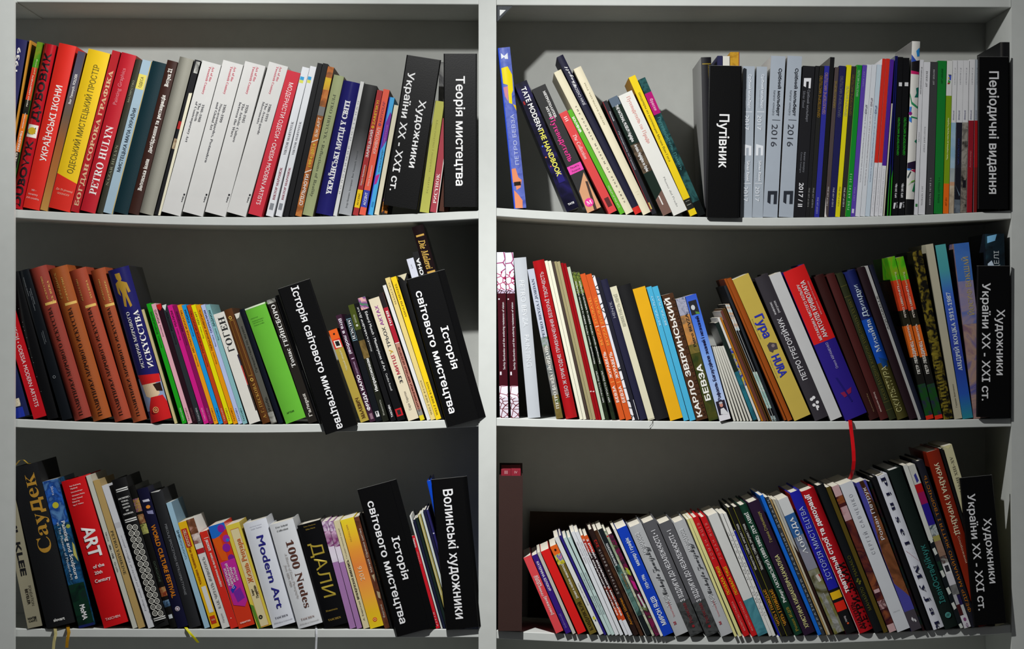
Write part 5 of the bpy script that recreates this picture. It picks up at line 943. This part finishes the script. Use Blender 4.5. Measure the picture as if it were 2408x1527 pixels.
B('', '1918 1144.4 1937.6 1137 2075.6 1484 2057.6 1490', '0D1114', 'black book with dim gold names and a flower emblem', T('MANAILO', 'u', 1308, 1356, .5, .4, '5E5C1E'), *[E('6A681E', .5 + .16 * math.cos(a * 1.57), 1368 + 5 * math.sin(a * 1.57), .14) for a in range(4)], T('МАНАЙЛО', 'u', 1382, 1436, .5, .4, '5E5C1E'), k='h', fin='m', d=.24)
B('', '1942.4 1147.4 1951.8 1144 2087.6 1485 2078.4 1488.8', '574810', 'narrow olive-gold spine right of the black emblem book', d=.22)
B('', '1955.4 1146.2 1972 1139.4 2107 1482.4 2092.4 1488.4', 'pic:4A1C1E,6A2E22,3A1420,8A4A2A:26', 'pink-headed spine with a dark red painted picture', R(1130, 1167, 'CBA6A8'), R(1172, 1178, '8A4A20'), R(1184, 1192, '4A1C1C'), R(1192, 1224, 'pic:CBA6A8,C09A9C,8A3A3A:40'), R(1386, 1394, 'CBA6A8', .1, .9), R(1412, 1432, 'pic:CBA6A8,5A2A2E,D8B8B8:70'), R(1468, 1492, 'D0AAAA'), fin='g', d=.22)
B('', '1975 1142.4 2004 1129.4 2140 1475.4 2111.2 1487.2', 'D4D7DC', 'white book with pale grey spaced letters right of the painted spine', T('СЕРГІЙ САВЧЕНКО', 'u', 1163, 1303, .5, .28, 'A2A4AC', 'w'), H('ІМЕНА', 1437, .5, .5, '8A8C92', 'w'), k='p', fin='m', d=.23)
B('', '2010.4 1138.6 2041.8 1124.6 2169 1474 2145.6 1484.4', '4C4AA2', 'periwinkle and brown painted book with white sans name',
  P('pic:3E2414,6A3E24,8A5230,2E1C14:26', (.35, 1130), (.75, 1125), (1, 1180), (1, 1400), (.7, 1390), (.05, 1372), (0, 1300), (.3, 1230), (.5, 1180)), R(1434, 1495, '4A444C'), T('Роман Петрук', 'u', 1146, 1268, .56, .34, 'F0F0F4'), P('E0DEE0', (.5, 1449), (.62, 1454), (.5, 1460), (.38, 1455)), P('E0DEE0', (.7, 1452), (.8, 1457), (.7, 1461), (.6, 1457)), fin='g', d=.22)
B('', '2044 1133 2050 1131 2174 1474 2170 1476', 'pic:120E18,2A1014,0E2014,1A1A2A:40', 'thin dark multicoloured spine before the black-edged white book', fin='g', d=.22)
B('', '2051.4 1124 2060 1120 2193.6 1478 2178 1482', '0B0B0F', 'plain black spine left of the white book with spaced serif letters', k='h', d=.25)
B('', '2060.6 1122.6 2086.4 1113 2220 1472 2194.8 1482', 'DBDDE6', 'white book with widely spaced black serif names', T('Pinsel', 'd', 1121, 1281, .5, .46, '14163A', 'sw'), P('B08088', (.15, 1295), (.95, 1318), (.95, 1319.5), (.15, 1297)), *[E('9A9AA0', .2 + .2 * (i % 4), 1290 + 9 * (i // 4), .018) for i in range(12)], T('Myjak', 'd', 1328, 1478, .5, .46, '14163A', 'sw'), k='h', fin='m', d=.24)
B('', '2088 1110.4 2121.6 1095.4 2252.6 1468 2225 1478.6', '0E1B17', 'black-green book with teal name and a round emblem', T('ІванОстафійчук', 'u', 1281, 1416, .5, .44, '2E7A74', 'b'), E('5AA8A0', .55, 1444, .22, 1, .75), *[E('5AA8A0', .55 + .1 * math.cos(a), 1444 + 3.4 * math.sin(a), .06, 1, .5) for a in (0, 1.05, 2.1, 3.14, 4.19, 5.24)], k='h', fin='m', d=.24, page='DCDCD8')
B('', '2122.4 1097 2135.8 1091.8 2265 1472.6 2257 1475.4', '161C20', 'white-headed spine with white links on dark below', R(1085, 1269, 'D8D9D2'), *[P('D8DCD4', (.1, y), (.75, y - 4), (.9, y + 10), (.25, y + 15)) for y in (1262, 1290, 1342, 1382, 1417, 1466)], P('1E3A2A', (.1, 1320), (.8, 1318), (.9, 1338), (.2, 1340)), fin='g', d=.22)
B('', '2137 1097.6 2153.4 1090.2 2284 1468 2267.6 1473.8', 'pic:6A6A68,A8A8A0,4A3A3A,8A6A60:60', 'patchwork picture spine with red, magenta and blue blocks', R(1085, 1138, 'pic:D4D2CC,C8C8C0,D8D8D4:30'), P('3A3A8A', (.35, 1118), (.7, 1112), (.8, 1130), (.4, 1136)), R(1138, 1157, 'B8141C'), R(1157, 1184, '9A1458'), R(1184, 1233, '2A1A8C'), R(1233, 1258, 'pic:2A3038,C0C8C8,4A5A64:90'), R(1258, 1270, 'A8A058'), R(1270, 1305, 'pic:8A6A58,9A7A68:30'), R(1322, 1346, 'E0E0E0'), R(1327, 1341, '2A2A30', .2, .8), R(1346, 1372, 'D4D2D8'), R(1372, 1395, 'pic:6A6A6A,8A8A88:60'), R(1395, 1418, 'B8B8BC', 0, .5), R(1395, 1418, '2A2050', .5, 1), R(1418, 1442, '4A1A1C', 0, .55), R(1418, 1442, 'C8CCCC', .55, 1), R(1442, 1480, 'DCD8DE'), E('8A4A7A', .5, 1452, .22, 1.3), T('9', 'd', 1460, 1470, .5, .4, '8A6A8A'), fin='g', d=.22)
B('', '2154 1087 2175.6 1079.8 2300 1464 2285 1469', '1B1B26', 'black-navy book with orange capitals right of the patchwork spine', T('ФЕДІР МАНАЙЛО ЖИТТЯ І ТВОРЧІСТЬ', 'u', 1119, 1432, .5, .4, 'C87818'), k='h', fin='m', d=.24)
B('', '2177 1066 2212.4 1055 2334 1460 2301 1470', '88240F', 'rust-red book with cream capitals, tallest of the lower wide bay', T('УКРАЇНА Й УКРАЇНЦІ', 'd', 1089, 1255, .5, .34, 'E8DCB8', 'b'), T('Слобожани', 'd', 1258, 1320, .5, .14, 'E8C8A8'), R(1400, 1440, 'C8782A', .2, .5), k='h', fin='g', d=.24)
B('', '2213 1056 2218.4 1054 2340 1464 2335 1466', '101112', 'thin black spine between the rust-red and cream books', d=.22)
B('', '2219.4 1049.4 2239.6 1046 2362 1463 2341 1468', 'CFC9A0', 'cream book with grey letters behind the last lower marker', T('В ВИЛЬНІ XIII–XV', 'u', 1074, 1180, .5, .34, '7A7660', 's'), P('E0D8A0', (0, 1047), (.5, 1056), (1, 1044), (1, 1040), (0, 1040)), d=.2)
M('', '2257 1125.6 2333 1116.8 2366.6 1465 2290.8 1473.4', 'black two-line marker leaning in the far corner of the lower shelf',
  T('України ХХ - ХХІ ст.', 'd', 1162, 1436, .3, .23, 'E6E6E8', 'b'), T('Художники', 'd', 1219, 1372, .72, .23, 'E6E6E8', 'b'), Y=-.0185, ret=.0085)


for _b in BOOKS:                             # make all glyphs while the scene is still empty
    for _a in _b['art']:
        if _a[0] in 'TH':
            text(_a[1], _a[-1])

# ------------------------------------------------------------------ the room and the bookcase
def struct(o):
    o['kind'] = 'structure'
    return o


XL, XR = (-330 - 1204) * S, (2423 - 1204) * S
DB = 0.295                                   # shelf depth
m_lam = mat('CDD0CC', 'm')
m_lam2 = mat('C6C8C3', 'm')
fl = MB()
fl.box(-3, 3, -6.5, 0.5, -0.05, 0.0, mat('6C6C6E', 'm'))
struct(fl.build('floor'))
wl = MB()
wl.box(-3, 3, 0.36, 0.46, 0.0, 2.8, mat('C9C6BE', 'm'))
struct(wl.build('wall_back'))

case = empty('bookcase', (0, 0, 0))
tag(case, 'light grey laminate bookcase of two bays with sagging book-filled shelves', 'bookcase')
TOPZ = ZC + (763.5 + 24) * S


def board(name, x0, x1, y0, y1, z0, z1, m=None):
    b = MB()
    b.box(x0, x1, y0, y1, z0, z1, m or m_lam)
    return b.build(name, case)


def X(px):
    return (px - 1204) * S


board('upright', X(2.5), X(38.5), -0.024, -0.0065, 0.0, TOPZ)
board('upright', X(1125.5), X(1167), -0.003, DB, 0.0, TOPZ)
board('upright', X(2378), X(2424), -0.003, DB, 0.0, TOPZ)
board('side_panel', XL - 0.02, XL, -0.003, DB, 0.0, TOPZ)
b = MB()
b.box(XL, XR, DB + 0.001, DB + 0.009, 0.0, TOPZ, m_lam2)
b.build('back_panel', case)


def shelf(x0, y0, x1, y1, sag, xa=None, th=20.0):
    b = MB()
    n = 28
    pts = []
    for i in range(n + 1):
        t = i / n
        px = x0 + (x1 - x0) * t
        pts.append((X(px), ZC - (y0 + (y1 - y0) * t + 4 * sag * t * (1 - t) - 763.5) * S))
    v, f = [], []
    e = 0.0012                               # eased front edges
    for (x, z) in pts:
        h = th * S
        v += [(x, e, z), (x, 0, z - e), (x, 0, z - h + e), (x, e, z - h), (x, DB, z - h), (x, DB, z)]
    for i in range(n):
        for j in range(6):
            a, c = i * 6 + j, i * 6 + (j + 1) % 6
            f.append((a, a + 6, c + 6, c))
    f.append(tuple(range(6)))
    f.append(tuple(reversed(range(n * 6, n * 6 + 6))))
    b.add(v, f, m_lam)
    return b.build('shelf', case)


for r in ('AL', 'AR', 'BL', 'BR', 'CL', 'CR'):
    x0, y0, x1, y1, sag = ROWS[r]
    shelf(1125.2 - 1085.2 if r[1] == 'L' else 1167.5, y0, 1125.2 if r[1] == 'L' else 2377, y1, sag)
for y0 in (493, 986, 1479):                  # the shelves run on behind the first upright
    shelf(-330, y0, 39.8, y0, 0)
shelf(-330, -22, 39.8, -18, 0, th=24)
shelf(40, -18, 1125.2, -12, 0, th=22.5)
shelf(1167.5, -11, 2377, -6, 0, th=23)
shelf(-330, 1990, 1125.2, 1990, 4)
shelf(1167.5, 1990, 2377, 1990, 6)
board('plinth', XL, XR, 0.01, DB, 0.0, 0.06)
g = MB()
gx, gz = X(1167.3), ZC + (763.5 - 13) * S
md = mat('30363C', 'v')
g.add([(gx, .006, gz), (gx + .030, .006, gz), (gx, .006, gz - .030), (gx, .009, gz), (gx + .030, .009, gz), (gx, .009, gz - .030)],
      [(0, 1, 2), (3, 5, 4), (0, 3, 4, 1), (1, 4, 5, 2), (2, 5, 3, 0)], md)
g.add([(gx + .006, .0058, gz - .007), (gx + .017, .0058, gz - .0075), (gx + .006, .0058, gz - .0185)], [(0, 2, 1)], mat('E8EAEA', 'm'))  # lit patch of the divider wall, painted as a pale triangle over the bracket
g.build('corner_bracket', case)

# ------------------------------------------------------------------ lay out and build the books
for b in BOOKS:
    q = [Vector(at(x, y, b['Y'])) for x, y in b['q']]
    tm, bm = (q[0] + q[1]) / 2, (q[2] + q[3]) / 2
    up = tm - bm
    th = math.atan2(up.x, up.y)
    rt = Vector((math.cos(th), -math.sin(th)))
    w = 0.5 * (abs((q[1] - q[0]).dot(rt)) + abs((q[2] - q[3]).dot(rt)))
    h = up.length
    b['ym'] = [(b['q'][0][1] + b['q'][1][1]) / 2, (b['q'][2][1] + b['q'][3][1]) / 2]
    b['dyw'] = math.sin(th) * w / S
    if b['snap']:
        dl = max(shelf_z(b['row'], x) - z for x, z in ((bm.x - rt.x * w / 2, bm.y - rt.y * w / 2), (bm.x + rt.x * w / 2, bm.y + rt.y * w / 2))) + 0.0003
        bm = Vector((bm.x, bm.y + dl))
        h -= dl / math.cos(th)
        b['dl'] = dl
    if b['d'] is None:
        b['d'] = min(0.235, max(0.12, h * 0.72))
    b['d'] = min(b['d'], DB - 0.002 - b['Y'])
    b.update(th=th, w=w, h=h, o=bm, rt=rt, up=Vector((math.sin(th), math.cos(th))), l=0.0, r=0.0)
    if b['k'] == 'marker':
        b['d'] = b['extra'][1]


def corners(b):
    a, c = -b['w'] / 2 + b['l'], b['w'] / 2 - b['r']
    return [b['o'] + b['rt'] * x + b['up'] * z for x in (a, c) for z in (0, b['h'])]


TOUCH = []


def settle(rounds):
    left = 0
    for rnd in range(rounds):
        left = 0
        TOUCH.clear()
        for i, a in enumerate(BOOKS):
            for c in BOOKS[i + 1:i + 7]:
                if 'marker' in (a['k'], c['k']):
                    continue
                if 'case' in (a['k'], c['k']) and (c['q'][0][0] < 1229 and a['q'][0][0] < 1229):
                    continue
                if c['row'] != a['row'] or a['Y'] + a['d'] <= c['Y'] or c['Y'] + c['d'] <= a['Y']:
                    continue
                pa, pc = corners(a), corners(c)
                best = 1e9
                for ax in (a['rt'], a['up'], c['rt'], c['up']):
                    va, vc = [p.dot(ax) for p in pa], [p.dot(ax) for p in pc]
                    best = min(best, min(max(va), max(vc)) - max(min(va), min(vc)))
                    if best <= 0:
                        break
                if best > -0.00025:
                    left += 1
                    TOUCH.append((round(best * 1000, 2), a['label'], '|', c['label']))
                    x, y = a, c
                    ma, mc = sum((p.dot(a['rt']) for p in pa)) / 4, sum((p.dot(a['rt']) for p in pc)) / 4
                    if ma > mc:
                        x, y = c, a
                    need = best + 0.0004
                    wx, wy = x['w'] - x['l'] - x['r'], y['w'] - y['l'] - y['r']
                    sx = need * wx / (wx + wy)
                    sx = max(0, min(sx, wx - max(0.0022, 0.45 * x['w'])))
                    sy = max(0, min(need - sx, wy - max(0.0022, 0.45 * y['w'])))
                    x['r'] += sx
                    y['l'] += sy
    return left


LEFT = settle(10)
print('books', len(BOOKS), 'pairs still touching', LEFT)
for m in TOUCH:
    print('  ', m)


def clip(poly, u0, sg):
    out = []
    for i, p in enumerate(poly):
        q = poly[(i + 1) % len(poly)]
        a, c = (p[0] - u0) * sg >= 0, (q[0] - u0) * sg >= 0
        if a:
            out.append(p)
        if a != c:
            k = (u0 - p[0]) / (q[0] - p[0])
            out.append((u0, p[1] + (q[1] - p[1]) * k))
    return out


def cluster(items):
    """lines of print that stand close together become one piece of lettering"""
    bx = []
    for m in items:
        a = np.array(m.v)
        bx.append([m, a.min(0), a.max(0)])
    done = False
    while not done:
        done = True
        for i in range(len(bx)):
            for j in range(i + 1, len(bx)):
                (m, lo, hi), (m2, lo2, hi2) = bx[i], bx[j]
                gap = np.sqrt((np.maximum(0, np.maximum(lo - hi2, lo2 - hi)) ** 2).sum())
                if gap <= 0.008:
                    k = len(m.v)
                    m.v += m2.v
                    m.f += [[q + k for q in f] for f in m2.f]
                    m.m += [m.mi(m2.mats[q]) for q in m2.m]
                    bx[i] = [m, np.minimum(lo, lo2), np.maximum(hi, hi2)]
                    del bx[j]
                    done = False
                    break
            if not done:
                break
    return [q[0] for q in bx]


def build(b):
    root = empty(b['n'], (b['o'].x, b['Y'], b['o'].y), b['th'])
    tag(root, b['label'], b['cat'], b['group'])
    h, D = b['h'], b['d']
    xl, xr = -b['w'] / 2 + b['l'], b['w'] / 2 - b['r']
    W = xr - xl
    k = b['k']
    col = b['col']
    if col.startswith('grd:'):
        col += ':' + str(round(h * 1000))
    cm = mat(col, b['fin'])
    if k == 'marker':
        splay, ret = b['extra']
        mb = MB()
        t, e = 0.0016, 0.002
        prof = [(xl, ret), (xl, e), (xl + e * .3, e * .3), (xl + e, 0), (xr - e, 0), (xr - e * .3, e * .3), (xr, e), (xr + splay, ret)]
        inn = [(xl + t, ret), (xl + t, e), (xl + t + .0003, t + .0003), (xl + e, t), (xr - e, t), (xr - t - .0003, t + .0003), (xr - t, e), (xr - t + splay, ret)]
        mb.prism(prof, inn, 0, h, cm)
        mb.prism(prof, inn, h, h + 0.0004, mat('7C7C7A', 'm'))
        mb.build('panel', root)
        bulge = 0.0
    elif k == 'case':
        mb = MB()
        t = 0.003
        mb.box(xl, xr, 0, t, 0, h, cm)
        mb.box(xl, xl + t, t, D, 0, h, cm)
        mb.box(xr - t, xr, t, D, 0, h, cm)
        mb.box(xl, xr, D, D + t, 0, h + 0.012, cm)
        mb.box(xl + t, xr - t, t, D, 0, t * .6, cm)
        base = mb
        bulge = 0.0
    else:
        hard = k in 'hr'
        bulge = b['bulge'] if b['bulge'] is not None else {'p': 0.0, 'h': min(0.003, W * .1), 'r': min(0.009, W * .26)}[k]
        t = min(0.0024 if hard else 0.0005, W * .22)
        n = 14 if bulge > 0 else 1
        prof = [(xl, D), (xl, bulge)]
        inn = [(xl + t, D), (xl + t, bulge + t)]
        pg = [(xl + t, bulge + t)]
        for i in range(1, n):
            u = i / n
            x, y = xl + W * u, bulge * (2 * u - 1) ** 2
            xi = xl + t + (W - 2 * t) * u
            prof.append((x, y))
            inn.append((xi, y + t))
            pg.append((xi, y + t + 0.0001))
        prof += [(xr, bulge), (xr, D)]
        inn += [(xr - t, bulge + t), (xr - t, D)]
        pg.append((xr - t, bulge + t))
        mb = MB()
        mb.prism(prof, inn, 0, h, cm)
        if b['side']:
            ms = mat(b['side'], b['fin'])
            for x in (xl - 0.00008, xr + 0.00008):
                mb.add([(x, bulge + .0004, 0.0004), (x, D - .0002, 0.0004), (x, D - .0002, h - .0004), (x, bulge + .0004, h - .0004)], [(0, 1, 2, 3)], ms)
        base = mb
        # the leaves
        ins = 0.003 if hard else 0.0003
        D2 = D - (0.004 if hard else 0.0004)
        pp = pg + [(xr - t, D2), (xl + t, D2)]
        m = len(pp)
        z0, z1 = ins, h - ins
        v = [(p[0], p[1], z0) for p in pp] + [(p[0], p[1], z1) for p in pp]
        f = [(i, (i + 1) % m, m + (i + 1) % m, m + i) for i in range(m)] + [tuple(range(m - 1, -1, -1)), tuple(range(m, 2 * m))]
        pb = MB()
        pb.add(v, f, mat(b['page'], 'p'))
        pb.build('page_block', root)
    x0, y0, s = b['crop']
    yt, yb = b['ym']

    def V(u, yc):
        y = y0 + yc / s - (u - .5) * b['dyw']
        return (yb - y) / (yb - yt)

    def surf(u):
        return bulge * (2 * u - 1) ** 2

    items = []
    off = 0.0
    top = 0.00007 * (len(b['art']) + 1) + 0.0002 + 0.05 * bulge
    art = MB() if k == 'marker' else base
    for a in b['art']:
        off += 0.00007
        kind = a[0]
        if kind == 'R':
            _, ya, yb2, c, u0, u1, wrap = a
            c = c + ':' + str(round(h * 1000)) if c.startswith('grd:') else c
            va, vb = min(1, V((u0 + u1) / 2, ya)), max(0, V((u0 + u1) / 2, yb2))
            nn = 14 if bulge > 0 else 1
            vv, ff = [], []
            for i in range(nn + 1):
                u = u0 + (u1 - u0) * i / nn
                for vz in (vb, va):
                    vv.append((xl + u * W, surf(u) - off, vz * h))
            for i in range(nn):
                ff.append((2 * i, 2 * i + 2, 2 * i + 3, 2 * i + 1))
            art.add(vv, ff, mat(c, b['fin']))
            if wrap:
                for x in (xl - off, xr + off):
                    art.add([(x, bulge, vb * h), (x, D, vb * h), (x, D, va * h), (x, bulge, va * h)], [(0, 1, 2, 3)], mat(c, b['fin']))
        elif kind == 'P':
            _, c, pts = a
            uv = [(u, min(1, max(0, V(u, yc)))) for u, yc in pts]
            ns = 12 if bulge else 1
            for i in range(ns):
                seg = uv if ns == 1 else clip(clip(uv, i / ns, 1), (i + 1) / ns, -1)
                if len(seg) > 2:
                    art.add([(xl + u * W, surf(u) - off, v * h) for u, v in seg], [tuple(range(len(seg)))], mat(c, b['fin']))
        elif kind == 'E':
            _, c, uc, yc, ru, asp, hole = a
            n = 22
            rr = ru * W
            cx, cz = xl + uc * W, V(uc, yc) * h
            ring = [(cx + rr * math.cos(2 * math.pi * i / n), surf(uc) - (top if hole else off) - (0.0003 if bulge else 0), cz + rr * asp * math.sin(2 * math.pi * i / n)) for i in range(n)]
            if hole:
                inn2 = [(cx + (p[0] - cx) * hole, p[1], cz + (p[2] - cz) * hole) for p in ring]
                items.append(MB())
                items[-1].add(ring + inn2, [(i, (i + 1) % n, n + (i + 1) % n, n + i) for i in range(n)], mat(c, 'x'))
            else:
                art.add(ring, [tuple(range(n))], mat(c, 'x'))
        else:
            if kind == 'T':
                _, st, d, ya, yb2, uc, cap, c, f = a
                vs, fs, t0, t1 = text(st, f)
                va, vb = V(uc, ya), V(uc, yb2)
                L = (va - vb) * h
                sx = L / (t1 - t0)
                sy = cap * W / 0.727
                xc = xl + uc * W
                if d == 'd':
                    px = xc + (vs[:, 1] - 0.3635) * sy
                    pz = va * h - (vs[:, 0] - t0) * sx
                else:
                    px = xc - (vs[:, 1] - 0.3635) * sy
                    pz = vb * h + (vs[:, 0] - t0) * sx
            else:
                _, st, yc, uc, uw, c, f = a
                vs, fs, t0, t1 = text(st, f)
                sz = uw * W / (t1 - t0)
                px = xl + uc * W + (vs[:, 0] - (t0 + t1) / 2) * sz
                pz = V(uc, yc) * h + (vs[:, 1] - 0.36) * sz
            uu = np.clip((px - xl) / W, 0, 1)
            py = bulge * (2 * uu - 1) ** 2 - top
            if fs:
                items.append(MB())
                items[-1].add([(float(p), float(q), float(r)) for p, q, r in zip(px, py, pz)], fs, mat(c, 'o' if 'g' in f else 'x'))
    if k != 'marker':
        base.build('cover', root, smooth=bulge > 0.001)
    elif art.v:
        art.build('print', root)
    for g in cluster(items):
        g.build('lettering', root)
    inv = Matrix.Translation(root.location) @ Matrix.Rotation(b['th'], 4, 'Y')
    inv = inv.inverted()
    for (c, wd, pts) in b['ribbon']:
        rb = MB()
        vv, ff = [], []
        for i, (px, py, Y) in enumerate(pts):
            x, z = at(px, py, Y)
            for sx in (-1, 1):
                for dy in (0, 0.0004):
                    vv.append(tuple(inv @ Vector((x + sx * wd * S / 2, Y + dy + 0.0006 * sx * math.sin(i * 1.3), z))))
        for i in range(len(pts) - 1):
            o = 4 * i
            ff += [(o, o + 2, o + 6, o + 4), (o + 1, o + 5, o + 7, o + 3), (o, o + 4, o + 5, o + 1), (o + 2, o + 3, o + 7, o + 6)]
        rb.add(vv, ff, mat(c, 'g'))
        rb.build('bookmark_ribbon', root)
    return root


for b in BOOKS:
    build(b)
C.objects.unlink(_txto)
bpy.data.objects.remove(_txto)
bpy.data.curves.remove(_txt)
